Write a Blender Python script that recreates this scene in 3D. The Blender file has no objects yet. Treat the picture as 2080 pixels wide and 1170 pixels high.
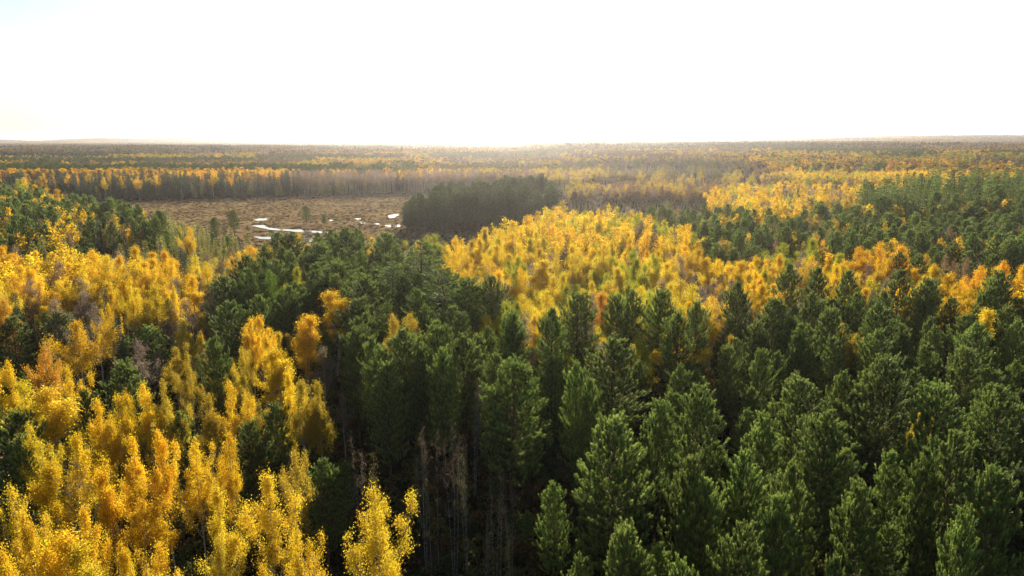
import bpy, math, random
import numpy as np
from mathutils import Vector

scene = bpy.context.scene
# ------------------------------------------------------------------ camera, sky, sun, exposure
CAM_Z = 45.0
PITCH = math.atan(298 / 1387.0)
cam_data = bpy.data.cameras.new("camera")
cam_data.sensor_width = 36.0
cam_data.lens = 36.0 * 1387.0 / 2080.0
cam_data.clip_start = 0.5
cam_data.clip_end = 40000
cam = bpy.data.objects.new("camera", cam_data)
scene.collection.objects.link(cam)
cam.location = (0, 0, CAM_Z)
cam.rotation_euler = (math.pi / 2 - PITCH, 0, 0)
scene.camera = cam

SUN_EL = math.radians(17.0)
SUN_AZ = math.radians(3.0)            # clockwise from +Y
world = bpy.data.worlds.new("World")
scene.world = world
world.use_nodes = True
nt = world.node_tree
bg = nt.nodes["Background"]
sky = nt.nodes.new("ShaderNodeTexSky")
sky.sky_type = 'NISHITA'
sky.sun_disc = False
sky.sun_elevation = SUN_EL
sky.sun_rotation = SUN_AZ
sky.altitude = 300
sky.air_density = 1.0
sky.dust_density = 0.8
sky.ozone_density = 1.0
nt.links.new(sky.outputs[0], bg.inputs[0])
bg.inputs[1].default_value = 0.053

sun_data = bpy.data.lights.new("sun", 'SUN')
sun_data.energy = 5.0
sun_data.angle = math.radians(0.6)
sun_data.color = (1.0, 0.92, 0.78)
sun = bpy.data.objects.new("sun", sun_data)
scene.collection.objects.link(sun)
sd = Vector((math.sin(SUN_AZ) * math.cos(SUN_EL), math.cos(SUN_AZ) * math.cos(SUN_EL), math.sin(SUN_EL)))
sun.rotation_euler = sd.to_track_quat('Z', 'Y').to_euler()
sun.location = sd * 300

vs = scene.view_settings
vs.view_transform = 'Standard'
vs.look = 'None'
vs.exposure = 1.52
vs.gamma = 1.0
cy = scene.cycles
cy.max_bounces = 6
cy.diffuse_bounces = 4
cy.glossy_bounces = 2
cy.transmission_bounces = 3
cy.transparent_max_bounces = 4
cy.volume_bounces = 0
cy.caustics_reflective = False
cy.caustics_refractive = False
cy.use_denoising = True
cy.denoiser = 'OPENIMAGEDENOISE'
cy.denoising_input_passes = 'RGB_ALBEDO_NORMAL'
cy.denoising_prefilter = 'NONE'
cy.sample_clamp_indirect = 4.0

# ------------------------------------------------------------------ layout data, metres from the camera's foot point
HAND = [
('aspen',-10.4,48.0,19,5.7,'lemon',3),
('aspen',-20.6,52.6,18.5,4.3,'lemon',-1),
('aspen',-20.3,59.5,17,3.0,'dull',-1),
('aspen',-15.5,45.6,17.5,2.9,'gold',-1),
('aspen',-17.0,42.0,17,2.0,'gold',-1),
('aspen',-13.2,41.8,17,2.0,'gold',-1),
('aspen',-7.6,42.1,16.5,2.1,'gold',-1),
('aspen',-27.2,60.3,18.5,3.3,'gold',1),
('aspen',-30.4,60.8,18,2.2,'amber',-1),
('aspen',-25.0,52.2,17.5,3.8,'lemon',-1),
('aspen',-33.4,60.4,18.5,3.7,'gold',4),
('aspen',-35.4,58.9,18.5,2.6,'gold',-1),
('aspen',-31.0,53.2,17.5,3.2,'gold',-1),
('aspen',-41.3,60.6,18.5,4.2,'gold',0),
('aspen',-42.8,70.7,18.5,3.9,'gold',-1),
('aspen',-44.1,68.8,18.5,2.9,'gold',-1),
('aspen',-40.9,50.7,18.5,3.2,'lemon',-1),
('aspen',-36.5,46.7,18,2.4,'gold',-1),
('aspen',-33.8,49.0,17.5,3.0,'gold',-1),
('aspen',-41.6,56.6,17,2.5,'gold',-1),
('aspen',-25.5,44.4,17,2.6,'gold',-1),
('aspen',-32.7,43.8,18,3.4,'gold',-1),
('aspen',-30.5,43.2,17.5,3.0,'lemon',-1),
('aspen',-34.6,41.9,18.5,2.7,'amber',-1),
('aspen',-23.0,41.9,16.5,2.4,'gold',-1),
('aspen',-35.5,54.9,17.5,2.1,'gold',-1),
('aspen',-22.6,47.1,15.5,3.4,'dull',-1),
('aspen',-29.6,46.9,15.5,2.3,'gold',-1),
('pine',-49.8,64.8,16,4.2,'pine',-1),
('aspen',-33.1,124.4,18.5,5.7,'gold',-1),
('aspen',-33.4,107.7,18,4.5,'gold',-1),
('aspen',-40.3,105.9,18.5,4.9,'amber',-1),
('aspen',-36.3,97.8,17.5,4.5,'gold',-1),
('aspen',-27.5,79.9,18,3.1,'gold',-1),
('aspen',-25.4,77.3,18,4.4,'dull',-1),
('aspen',-23.3,77.8,17,3.4,'dull',-1),
('aspen',-33.3,92.4,17,4.2,'gold',-1),
('aspen',-19.1,105.9,18.5,4.9,'dull',-1),
('aspen',-16.2,108.0,18.5,5.6,'dull',-1),
('aspen',-89.1,116.8,18.5,5.7,'orange',-1),
('aspen',-67.8,102.4,18.5,6.9,'gold',0),
('aspen',-64.1,89.5,18.5,5.0,'orange',-1),
('aspen',-68.3,112.4,18.5,3.7,'gold',-1),
('aspen',-75.9,132.2,18.5,5.4,'gold',-1),
('aspen',-68.6,126.8,18.5,6.2,'lemon',-1),
('aspen',-63.9,125.1,19,3.1,'gold',-1),
('aspen',-63.7,82.5,18.5,4.7,'gold',-1),
('aspen',-54.9,80.4,18.5,3.4,'gold',-1),
('aspen',-55.7,74.9,18.5,4.5,'lemon',-1),
('aspen',-52.0,73.2,18.5,4.7,'lemon',-1),
('aspen',-48.1,101.5,17,3.9,'dull',-1),
('aspen',-44.5,89.5,18,3.9,'dull',-1),
('aspen',-33.1,75.9,18.5,3.8,'gold',-1),
('aspen',-34.6,72.7,17.5,3.5,'dull',-1),
('aspen',-42.3,77.8,18,4.4,'dull',-1),
('aspen',-42.5,75.0,18.5,2.6,'gold',-1),
('aspen',-42.8,71.3,18.5,2.7,'gold',-1),
('aspen',-40.5,101.4,19,3.0,'gold',-1),
('aspen',-37.5,90.7,17.5,4.1,'dull',-1),
('aspen',-38.7,73.0,17,3.3,'dull',-1),
('aspen',-49.0,65.0,17.5,3.8,'lemon',-1),
('aspen',-32.4,78.9,16,4.2,'dull',-1),
('aspen',-51.9,143.0,18.5,8.4,'green',-1),
('aspen',-46.2,145.0,19.5,5.5,'yellowgreen',-1),
('aspen',-68.4,164.6,18,4.8,'gold',-1),
('pine',-29.5,71.8,14.5,4.2,'pine',-1),
('pine',-28.7,78.3,14,4.2,'pine',-1),
('pine',-19.5,64.9,13,4.0,'pine',-1),
('pine',-38.6,74.1,14.5,3.4,'pine',-1),
('pine',-53.1,80.2,15,3.7,'pine',-1),
('pine',-87.9,115.9,15,6.9,'pine',-1),
('pine',-62.7,113.6,14,5.9,'pine',-1),
('pine',-84.2,123.3,14,6.4,'pine',-1),
('aspen',90.4,176.4,19,9.0,'orangegold',-1),
('aspen',95.6,175.4,20,9.7,'orangegold',-1),
('aspen',101.2,175.1,19.5,9.2,'orangegold',-1),
('aspen',103.1,168.3,18,7.4,'amber',-1),
('aspen',103.2,147.7,19,6.5,'orangegold',-1),
('aspen',107.2,146.8,20,8.1,'orangegold',-1),
('aspen',113.9,149.1,19,7.6,'orangegold',-1),
('aspen',105.1,162.8,18.5,5.7,'rust',-1),
('aspen',109.9,163.3,18.5,6.2,'rust',-1),
('aspen',74.7,186.8,18.5,9.5,'yellowgreen',-1),
('aspen',85.2,192.5,19,9.2,'yellowgreen',-1),
('aspen',73.1,164.8,18.5,7.2,'gold',-1),
('aspen',49.9,162.6,18.5,7.4,'gold',-1),
('aspen',54.4,161.8,18,7.1,'gold',-1),
('aspen',52.6,143.5,19,4.6,'gold',-1),
('aspen',45.1,180.0,19.5,8.6,'gold',-1),
('aspen',31.6,118.9,18.5,4.6,'gold',-1),
('aspen',35.4,119.7,18.5,3.2,'amber',-1),
('aspen',17.3,126.6,18,3.7,'orange',-1),
('aspen',78.8,110.3,18.5,3.3,'lemon',-1),
('aspen',47.7,74.1,17,2.6,'dull',-1),
('aspen',6.9,157.1,19.5,9.2,'lemon',-1),
('aspen',14.7,168.3,19.5,9.3,'lemon',-1),
('aspen',23.8,177.3,20,10.3,'lemon',-1),
('aspen',31.3,172.2,19.5,8.8,'yellowgreen',-1),
('aspen',35.4,167.5,19,8.1,'yellowgreen',-1),
('aspen',-3.9,179.9,19.5,8.6,'gold',-1),
('aspen',-10.9,188.6,19.5,8.2,'gold',-1),
('aspen',-16.4,196.7,19,6.3,'gold',-1),
('aspen',0.0,202.5,19,8.8,'gold',-1),
('aspen',2.2,149.6,18.5,6.6,'orangegold',-1),
('aspen',-23.1,199.5,19,7.2,'yellowgreen',-1),
('pine',9.4,56.7,21,5.9,'pine',-1),
('pine',0.0,77.2,20,7.0,'pine',-1),
('pine',31.1,69.6,20,5.2,'pine',-1),
('pine',43.2,75.4,21,6.4,'pine',-1),
('pine',45.7,68.8,20,5.9,'pine',-1),
('pine',52.0,68.0,19.5,4.8,'pine',-1),
('pine',24.3,62.2,19,4.3,'pine',-1),
('pine',29.6,60.3,20,4.6,'pine',-1),
('pine',15.0,52.0,19.5,3.7,'pine',-1),
('pine',15.5,49.9,18.5,3.4,'pine',-1),
('pine',19.8,52.5,19.5,4.1,'pine',-1),
('pine',20.2,46.4,19,3.7,'pine',-1),
('pine',8.4,42.3,19,3.8,'pine',-1),
('pine',15.2,41.4,19.5,3.7,'pine',-1),
('pine',26.8,48.6,19,3.7,'pine',-1),
('pine',38.9,55.7,20,4.7,'pine',-1),
('pine',38.2,49.6,19.5,4.2,'pine',-1),
('pine',21.7,40.9,17.5,2.3,'pine',-1),
('pine',11.4,40.5,17.5,2.8,'pine',-1),
('pine',15.1,65.8,19,4.2,'pine',-1),
('pine',19.4,67.5,20,5.0,'pine',-1),
('pine',12.9,84.3,20.5,6.9,'pine',-1),
('pine',22.5,50.4,19.5,3.1,'pine',-1),
('pine',36.2,55.1,18.5,3.0,'pine',-1),
('pine',43.9,111.7,20,5.8,'pine',-1),
('pine',57.0,137.9,21,5.7,'pine',-1),
('pine',61.2,134.8,21,5.5,'pine',-1),
('pine',67.2,134.5,20.5,5.5,'pine',-1),
('pine',41.1,121.5,20.5,5.9,'pine',-1),
('pine',78.3,133.9,20.5,5.5,'pine',-1),
('pine',78.5,126.1,20.5,5.6,'pine',-1),
('pine',92.6,127.6,21.5,6.7,'pine',-1),
('pine',21.4,115.9,20,5.1,'pine',-1),
('pine',18.5,115.1,20,4.8,'pine',-1),
('pine',25.2,113.2,21,5.5,'pine',-1),
('pine',11.3,113.4,20.5,6.7,'pine',-1),
('pine',6.1,102.5,20,5.0,'pine',-1),
('pine',33.4,45.8,18,2.9,'pine',-1),
('pine',30.4,107.9,20,4.3,'pine',-1),
('pine',25.5,100.9,20,4.5,'pine',-1),
('pine',-15.3,91.3,20,5.7,'pine',-1),
('pine',-10.4,92.7,20,5.8,'pine',-1),
('pine',-6.3,87.2,20,5.6,'pine',-1),
('pine',-0.2,99.9,20,4.2,'pine',-1),
('pine',66.0,93.2,20,4.9,'pine',-1),
('pine',59.8,107.7,20,5.3,'pine',-1),
('pine',50.2,104.2,20,5.1,'pine',-1),
('pine',8.0,79.0,19,3.6,'pine',-1),
('pine',8.6,73.2,18.5,3.1,'pine',-1),
('pine',-13.0,91.1,17,4.1,'pine',-1),
('pine',4.2,59.8,13,3.1,'pine',-1),
('pine',-40.6,89.1,19.5,4.0,'pine',-1),
('pine',-50.7,84.4,17.5,5.5,'pine',-1),
('pine',-53.3,68.9,17,4.8,'pine',-1),
('pine',-56.8,132.1,19,7.8,'pine',-1),
('pine',-60.2,152.7,20,7.8,'pine',-1),
('pine',-61.4,188.2,20.5,9.0,'pine',1),
('pine',-49.7,173.2,20,8.8,'pine',-1),
('pine',-47.7,193.8,21,11.2,'pine',-1),
('pine',-36.5,193.5,20,12.1,'pine',-1),
('pine',-27.8,126.0,20.5,7.4,'pine',-1),
('pine',-38.1,144.7,20,8.5,'pine',-1),
('pine',-26.5,115.6,19,7.7,'pine',-1),
('pine',-8.6,129.5,20,7.6,'pine',-1),
('pine',-3.8,129.7,20,7.6,'pine',-1),
('pine',-48.7,115.5,18,6.8,'pine',-1),
('pine',-69.5,199.9,19,8.7,'pine',-1),
('pine',-42.1,143.7,18.5,6.3,'pine',-1),
('white_pine',-20.8,150.4,24,16.4,'pine',-1),
('white_pine',-13.0,131.8,21,10.6,'pine',-1),
('white_pine',-25.6,145.6,20,9.6,'pine',-1),
('spruce',-64.7,108.1,17,2.1,'spruce',-1),
('spruce',-78.0,127.5,18,1.7,'spruce',-1),
('spruce',-94.0,126.5,17,1.7,'spruce',-1),
('spruce',-79.8,162.8,20,2.4,'spruce',-1),
('spruce',42.8,204.0,21,3.5,'spruce',-1),
('spruce',46.0,284.8,20,4.1,'spruce',-1),
('spruce',52.1,216.7,17,4.1,'spruce',-1),
('larch',-154.1,238.8,13,5.2,'larch',-1),
('larch',-144.8,236.2,13,5.1,'larch',-1),
('larch',-140.8,242.8,13,5.3,'larch',-1),
('larch',-168.6,252.5,13,5.5,'larch',-1),
('larch',-166.4,256.9,13,5.6,'larch',-1),
('larch',-115.6,224.1,13,4.9,'larch',-1),
('larch',-129.9,238.8,13,5.2,'larch',-1),
('larch',-151.0,249.7,13,5.4,'larch',-1),
('larch',-94.5,207.7,13,4.5,'larch',-1),
('larch',-93.0,212.9,13,4.6,'larch',-1),
('larch',-113.1,236.2,13,5.1,'larch',-1),
('larch',-112.4,224.1,13,4.9,'larch',-1),
('larch',-126.6,226.5,13,4.9,'larch',-1),
('larch',-104.2,224.1,13,4.9,'larch',-1),
('birch',-9.2,64.8,17,2.3,'birchleaf',-1),
('birch',-7.8,65.0,16,2.0,'birchleaf',-1),
('birch',-6.0,63.2,17.5,2.4,'birchleaf',-1),
('birch',-4.6,62.8,15.5,2.1,'olive',-1),
('birch',-1.6,60.5,15,2.4,'olive',-1),
('birch',0.0,58.9,13,1.9,'olive',-1),
('birch',-15.7,63.4,16.5,2.0,'birchleaf',-1),
('birch',-14.3,62.3,15.5,1.7,'olive',-1),
('birch',-4.8,80.6,17,2.7,'birchleaf',-1),
('birch',-8.2,61.5,13,1.7,'olive',-1),
('birch',-2.5,57.5,12,1.6,'olive',-1),
('birch',-0.4,55.8,11,1.5,'olive',-1),
('aspen',-70.7,141.4,17,5.4,'mauve',-1),
('aspen',-69.1,147.1,17,5.6,'mauve',-1),
('aspen',-62.5,141.9,17,5.4,'mauve',-1),
('aspen',-58.4,127.6,17,4.9,'mauve',-1),
('aspen',-60.1,123.3,17,4.7,'mauve',-1),
('aspen',-63.7,123.1,17,4.7,'mauve',-1),
('aspen',43.9,145.9,17,5.6,'mauve',-1),
('aspen',47.1,145.8,17,5.6,'mauve',-1),
('aspen',37.6,146.1,17,5.6,'mauve',-1),
('aspen',32.2,146.2,17,5.6,'mauve',-1),
('aspen',39.1,137.9,17,5.3,'mauve',-1),
('aspen',-91.0,140.8,17,5.4,'mauve',-1),
('aspen',-101.3,140.7,17,5.4,'mauve',-1),
('aspen',-84.2,122.5,17,4.7,'mauve',-1),
('aspen',-74.8,118.9,17,4.6,'mauve',-1),
('white_pine',164.8,318.6,27,10.5,'pine',-1),
('white_pine',178.6,329.7,28,11.3,'pine',-1),
('white_pine',238.5,390.1,29,12.8,'pine',-1),
('white_pine',247.9,385.4,30,13.7,'pine',-1),
('white_pine',275.0,407.4,30,15.1,'pine',-1),
('white_pine',273.2,387.9,28,12.7,'pine',-1),
('white_pine',209.2,353.8,28,11.1,'pine',-1),
('white_pine',268.6,364.5,28,11.9,'pine',-1),
('white_pine',136.7,310.1,20,9.8,'pine',-1),
('aspen',313.8,551.3,20,23.5,'gold',-1),
('aspen',242.2,421.4,20,15.0,'lemon',-1),
('aspen',221.1,340.1,20,9.7,'gold',-1),
('aspen',331.8,749.2,20,39.3,'gold',-1),
('aspen',405.0,723.2,20,41.0,'gold',-1),
('aspen',-116.7,783.2,20,24.5,'gold',-1),
('aspen',-292.4,421.4,20,10.8,'gold',-1),
('aspen',-263.5,364.8,20,10.4,'amber',-1),
('aspen',-244.3,330.5,20,11.8,'gold',-1),
('aspen',-247.6,376.5,20,9.7,'amber',-1),
('aspen',111.7,376.5,20,9.2,'gold',-1),
('aspen',-136.2,231.7,20,9.4,'rust',-1),
('aspen',-99.5,210.2,20,5.5,'gold',-1),
('aspen',48.1,384.7,20,9.3,'mauve',-1),
('pine',-113.7,377.7,10.5,7.1,'pine',-1),
('pine',-101.3,366.9,7,5.8,'pine',-1),
('pine',-134.7,329.6,13,9.5,'pine',-1),
('pine',-133.5,305.9,12,8.8,'pine',-1),
('larch',-101.2,297.7,9,5.6,'larch',-1),
('larch',-98.8,391.7,5,4.0,'larch',-1),
]
Z_GAP = [(-20.1, 67.4), (-20.6, 80.2), (-2.3, 76.2), (3.1, 67.1), (6.2, 57.0), (3.3, 46.3), (1.2, 36.2), (-5.0, 30.9), (-7.3, 46.5), (-12.8, 46.6), (-16.7, 55.3)]
Z_ASPEN_NEAR = [(-129.0, 131.0), (-99.8, 130.6), (-54.4, 132.2), (-44.2, 115.1), (-39.1, 133.1), (-30.1, 124.0), (-20.6, 85.6), (-20.1, 67.4), (-16.7, 55.3), (-12.8, 46.6), (-7.3, 46.5), (-4.2, 24.9), (-42.4, 25.4)]
Z_ASPEN_MID = [(-184.6, 189.9), (-137.2, 181.6), (-129.2, 193.7), (-68.6, 165.2), (-54.4, 132.2), (-129.0, 131.0)]
Z_PINE_CENTRE = [(-62.1, 149.2), (-66.8, 191.9), (-53.3, 217.1), (-18.8, 184.7), (-11.3, 140.5), (2.9, 97.7), (1.2, 82.0), (-2.2, 73.1), (-19.7, 77.1), (-19.7, 82.2), (-29.0, 119.2), (-37.6, 128.0), (-42.5, 110.7)]
Z_GOLD_PATCH = [(-19.6, 193.0), (0.0, 253.3), (19.9, 308.1), (55.3, 308.1), (64.8, 236.4), (48.7, 171.6), (54.8, 149.8), (47.4, 127.5), (24.5, 99.8), (3.0, 99.7), (-11.5, 143.3)]
Z_GOLD_STRIP = [(48.7, 171.6), (70.8, 187.7), (89.0, 191.8), (85.7, 173.3), (100.6, 160.5), (111.3, 146.3), (149.5, 139.8), (131.4, 122.2), (94.4, 123.3), (69.7, 139.9), (47.4, 127.5)]
Z_PINE_DARK = [(50.7, 294.4), (86.0, 315.7), (108.1, 289.6), (141.8, 278.0), (219.8, 294.4), (330.4, 315.7), (146.5, 137.0), (109.2, 143.5), (98.7, 157.5), (84.1, 170.1), (87.3, 188.2), (69.5, 184.3), (47.8, 168.5), (63.5, 231.8)]
Z_PINE_RIGHT = [(2.9, 97.7), (24.0, 97.7), (46.4, 124.9), (68.4, 137.2), (92.6, 120.9), (128.9, 119.9), (44.1, 23.8), (0.8, 23.8), (1.1, 34.8), (3.2, 44.5), (5.9, 54.7), (2.9, 64.4), (-2.2, 73.1), (1.2, 82.0)]
Z_ISLAND = [(-52.0, 332.9), (-19.3, 336.3), (11.2, 346.6), (26.8, 395.1), (25.5, 447.1), (-43.5, 435.7), (-56.8, 369.3)]
Z_DARK_LEFT = [(-419.2, 438.3), (-317.9, 428.1), (-263.1, 391.5), (-139.8, 269.8), (-112.0, 223.1), (-136.8, 212.5), (-154.5, 205.2), (-194.7, 200.6)]
Z_LARCH_LEFT = [(-224.7, 231.4), (-178.3, 236.7), (-157.9, 245.2), (-129.2, 257.4), (-149.2, 293.8), (-113.4, 257.4), (-72.4, 207.5), (-67.3, 161.0), (-115.2, 171.2), (-169.2, 172.7)]
Z_PINE_FAR_RIGHT = [(197.9, 387.7), (260.3, 440.0), (341.4, 504.8), (452.7, 504.8), (262.3, 290.4), (202.2, 270.9), (130.5, 255.8)]
Z_GOLD_RIGHT = [(125.1, 438.3), (162.5, 495.7), (256.8, 507.5), (194.0, 379.4), (155.3, 328.3), (112.4, 301.1), (94.1, 328.3)]
Z_MEADOW = [(-366.7, 521.2), (-287.7, 534.5), (-224.1, 558.1), (-165.9, 578.6), (-90.3, 600.6), (-13.4, 624.3), (46.0, 584.1), (36.1, 417.1), (20.2, 308.8), (0.0, 251.5), (-19.9, 192.2), (-54.3, 217.0), (-70.4, 198.5), (-74.8, 198.5), (-104.5, 229.5), (-140.3, 276.7), (-169.7, 320.1), (-306.8, 453.4), (-329.2, 466.9)]
Z_CLEARING = [(23.8, 296.9), (58.4, 308.8), (93.0, 328.7), (118.6, 390.9), (115.8, 422.8), (33.5, 422.8)]
Z_CLEARING2 = [(70.2, 186.2), (90.5, 189.0), (121.4, 160.3), (171.0, 160.8), (195.5, 184.6), (117.4, 188.3), (86.8, 214.6), (73.3, 202.7)]
WATER = [[(-140.7, 369.1), (-137.8, 373.6), (-129.9, 362.6), (-118.0, 354.3), (-109.7, 352.3), (-100.9, 348.3), (-91.4, 342.5), (-89.9, 336.9), (-98.8, 340.6), (-109.8, 344.4), (-121.1, 348.3), (-134.4, 360.5)], [(-76.5, 424.7), (-71.2, 433.6), (-69.5, 419.0), (-70.7, 408.0), (-73.0, 408.0)], [(-76.4, 380.5), (-73.7, 380.5), (-72.0, 371.4), (-74.8, 373.6)], [(-69.0, 371.4), (-67.0, 373.6), (-65.1, 362.6), (-67.1, 360.5)], [(-64.0, 373.6), (-62.1, 380.5), (-60.4, 364.8), (-61.9, 362.6)], [(-92.4, 405.3), (-89.8, 405.3), (-88.1, 395.0), (-90.4, 397.5)], [(-86.0, 387.6), (-83.5, 385.2), (-82.3, 378.2), (-84.4, 380.5)], [(-151.9, 400.1), (-145.7, 408.0), (-141.8, 395.0), (-148.0, 392.5)], [(-123.1, 326.2), (-113.0, 324.5), (-110.7, 316.1), (-119.1, 317.7)], [(-98.9, 324.5), (-92.3, 317.7), (-91.0, 308.2), (-95.0, 312.9)], [(-97.3, 473.0), (-93.9, 465.9), (-92.8, 455.7), (-94.8, 459.1)], [(-107.7, 400.1), (-104.2, 397.5), (-103.2, 392.5), (-105.7, 392.5)]]

def step01(t):
    t = max(0.0, min(1.0, t))
    return t * t * (3 - 2 * t)
def terrain(x, y):
    """height of the land: nearly flat, a low rise behind, far ridges to the right and blue hills far to the left"""
    r = math.hypot(x, y)
    z = 0.9 * math.sin(x * 0.021 + 1.0) * math.cos(y * 0.017) * step01((250 - r) / 120)
    z += 11 * step01((y - 470) / 480) * step01((x + 10) / 170)
    z += 9 * step01((y - 900) / 900)
    a = math.atan2(x, max(y, 1.0))
    z += 4.0 * math.sin(x * 0.0031 + 2) * math.sin(y * 0.0023) * step01((r - 900) / 1500)
    z += 52 * step01((r - 2600) / 4200) * step01((a + 0.02) / 0.62)
    z += step01((r - 6500) / 3000) * step01((-a - 0.05) / 0.3) * (44 + 14 * math.sin(a * 23) + 8 * math.sin(a * 57 + 1))
    return z


RNG = np.random.default_rng(11)

def vnoise(x, y, s, seed):
    """smooth value noise 0..1 on a lattice of s metres"""
    x = np.asarray(x, float) / s
    y = np.asarray(y, float) / s
    xi, yi = np.floor(x).astype(np.int64), np.floor(y).astype(np.int64)
    fx, fy = x - xi, y - yi
    fx, fy = fx * fx * (3 - 2 * fx), fy * fy * (3 - 2 * fy)
    def h(a, b):
        n = np.sin(a * 127.1 + b * 311.7 + seed * 74.7) * 43758.5453
        return n - np.floor(n)
    return (h(xi, yi) * (1 - fx) + h(xi + 1, yi) * fx) * (1 - fy) + (h(xi, yi + 1) * (1 - fx) + h(xi + 1, yi + 1) * fx) * fy

def in_poly(x, y, poly):
    x, y = np.asarray(x, float), np.asarray(y, float)
    c = np.zeros(x.shape, bool)
    n = len(poly)
    for i in range(n):
        x1, y1 = poly[i]
        x2, y2 = poly[(i + 1) % n]
        if y1 == y2:
            continue
        t = (y1 > y) != (y2 > y)
        c ^= t & (x < (x2 - x1) * (y - y1) / (y2 - y1) + x1)
    return c

terrain_v = np.vectorize(terrain, otypes=[float])

# ------------------------------------------------------------------ materials
def new_mat(name):
    m = bpy.data.materials.new(name)
    m.use_nodes = True
    m.node_tree.nodes.clear()
    return m, m.node_tree.nodes, m.node_tree.links

def leaf_mat(name, trans=0.5, gloss=0.05, hue=0.05, lo=0.65, hi=1.3, sat=1.0):
    m, N, L = new_mat(name)
    out = N.new("ShaderNodeOutputMaterial")
    at = N.new("ShaderNodeAttribute"); at.attribute_type = 'INSTANCER'; at.attribute_name = "tint"
    av = N.new("ShaderNodeAttribute"); av.attribute_type = 'GEOMETRY'; av.attribute_name = "v"
    hs = N.new("ShaderNodeHueSaturation")
    mh = N.new("ShaderNodeMapRange"); mh.inputs[3].default_value = 0.5 - hue; mh.inputs[4].default_value = 0.5 + hue
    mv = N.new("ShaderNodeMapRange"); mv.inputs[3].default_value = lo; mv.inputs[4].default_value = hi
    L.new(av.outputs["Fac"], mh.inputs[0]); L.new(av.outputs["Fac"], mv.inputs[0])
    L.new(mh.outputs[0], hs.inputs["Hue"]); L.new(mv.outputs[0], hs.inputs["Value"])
    hs.inputs["Saturation"].default_value = sat
    L.new(at.outputs["Color"], hs.inputs["Color"])
    d = N.new("ShaderNodeBsdfDiffuse"); t = N.new("ShaderNodeBsdfTranslucent"); g = N.new("ShaderNodeBsdfGlossy")
    g.inputs["Roughness"].default_value = 0.45
    g.inputs["Color"].default_value = (0.9, 0.9, 0.9, 1)
    L.new(hs.outputs[0], d.inputs[0]); L.new(hs.outputs[0], t.inputs[0])
    mx = N.new("ShaderNodeMixShader"); mx.inputs[0].default_value = trans
    L.new(d.outputs[0], mx.inputs[1]); L.new(t.outputs[0], mx.inputs[2])
    mg = N.new("ShaderNodeMixShader"); mg.inputs[0].default_value = gloss
    L.new(mx.outputs[0], mg.inputs[1]); L.new(g.outputs[0], mg.inputs[2])
    L.new(mg.outputs[0], out.inputs[0])
    return m

def bark_mat(name, c1, c2, scale=(3, 3, 14)):
    m, N, L = new_mat(name)
    out = N.new("ShaderNodeOutputMaterial"); b = N.new("ShaderNodeBsdfPrincipled")
    tc = N.new("ShaderNodeTexCoord"); mp = N.new("ShaderNodeMapping"); mp.inputs["Scale"].default_value = scale
    n = N.new("ShaderNodeTexNoise"); n.inputs["Scale"].default_value = 1.0; n.inputs["Detail"].default_value = 3
    r = N.new("ShaderNodeValToRGB"); r.color_ramp.elements[0].position = 0.42; r.color_ramp.elements[1].position = 0.58
    r.color_ramp.elements[0].color = (*c1, 1); r.color_ramp.elements[1].color = (*c2, 1)
    L.new(tc.outputs["Object"], mp.inputs[0]); L.new(mp.outputs[0], n.inputs["Vector"])
    L.new(n.outputs[0], r.inputs[0]); L.new(r.outputs[0], b.inputs["Base Color"])
    b.inputs["Roughness"].default_value = 0.9; b.inputs["Specular IOR Level"].default_value = 0.05
    L.new(b.outputs[0], out.inputs[0])
    return m

M_LEAF = leaf_mat("autumn_leaf", 0.56, 0.008, 0.03, 0.72, 1.22)
M_NEEDLE = leaf_mat("pine_needle", 0.45, 0.05, -0.035, 0.12, 3.6)  # pale new growth; sunlit tips and dark insides also put into the colour
M_FAR = leaf_mat("distant_leaf", 0.26, 0.0, 0.04, 0.6, 1.35)
M_ASPEN_BARK = bark_mat("pale_aspen_bark", (0.16, 0.14, 0.11), (0.46, 0.43, 0.36))
M_BIRCH_BARK = bark_mat("white_birch_bark", (0.08, 0.07, 0.065), (0.34, 0.33, 0.31), (4, 4, 9))
M_PINE_BARK = bark_mat("pine_bark", (0.07, 0.045, 0.03), (0.20, 0.12, 0.075))

TINT = {
    'gold': (0.680, 0.440, 0.020), 'lemon': (0.640, 0.470, 0.028), 'amber': (0.675, 0.410, 0.020), 'orange': (0.640, 0.315, 0.035),
    'orangegold': (0.750, 0.440, 0.020), 'dull': (0.44, 0.305, 0.028), 'yellowgreen': (0.37, 0.36, 0.026), 'green': (0.13, 0.22, 0.020),
    'rust': (0.22, 0.135, 0.07), 'mauve': (0.22, 0.165, 0.115), 'olive': (0.18, 0.155, 0.045), 'pine': (0.090, 0.122, 0.025),
    'spruce': (0.026, 0.042, 0.022), 'darkpine': (0.050, 0.068, 0.022), 'larch': (0.19, 0.18, 0.04), 'bush': (0.05, 0.055, 0.022), 'birchleaf': (0.12, 0.085, 0.045),  # darkpine: dark old pines, with the island's back-lit shade put into the colour
}

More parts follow.
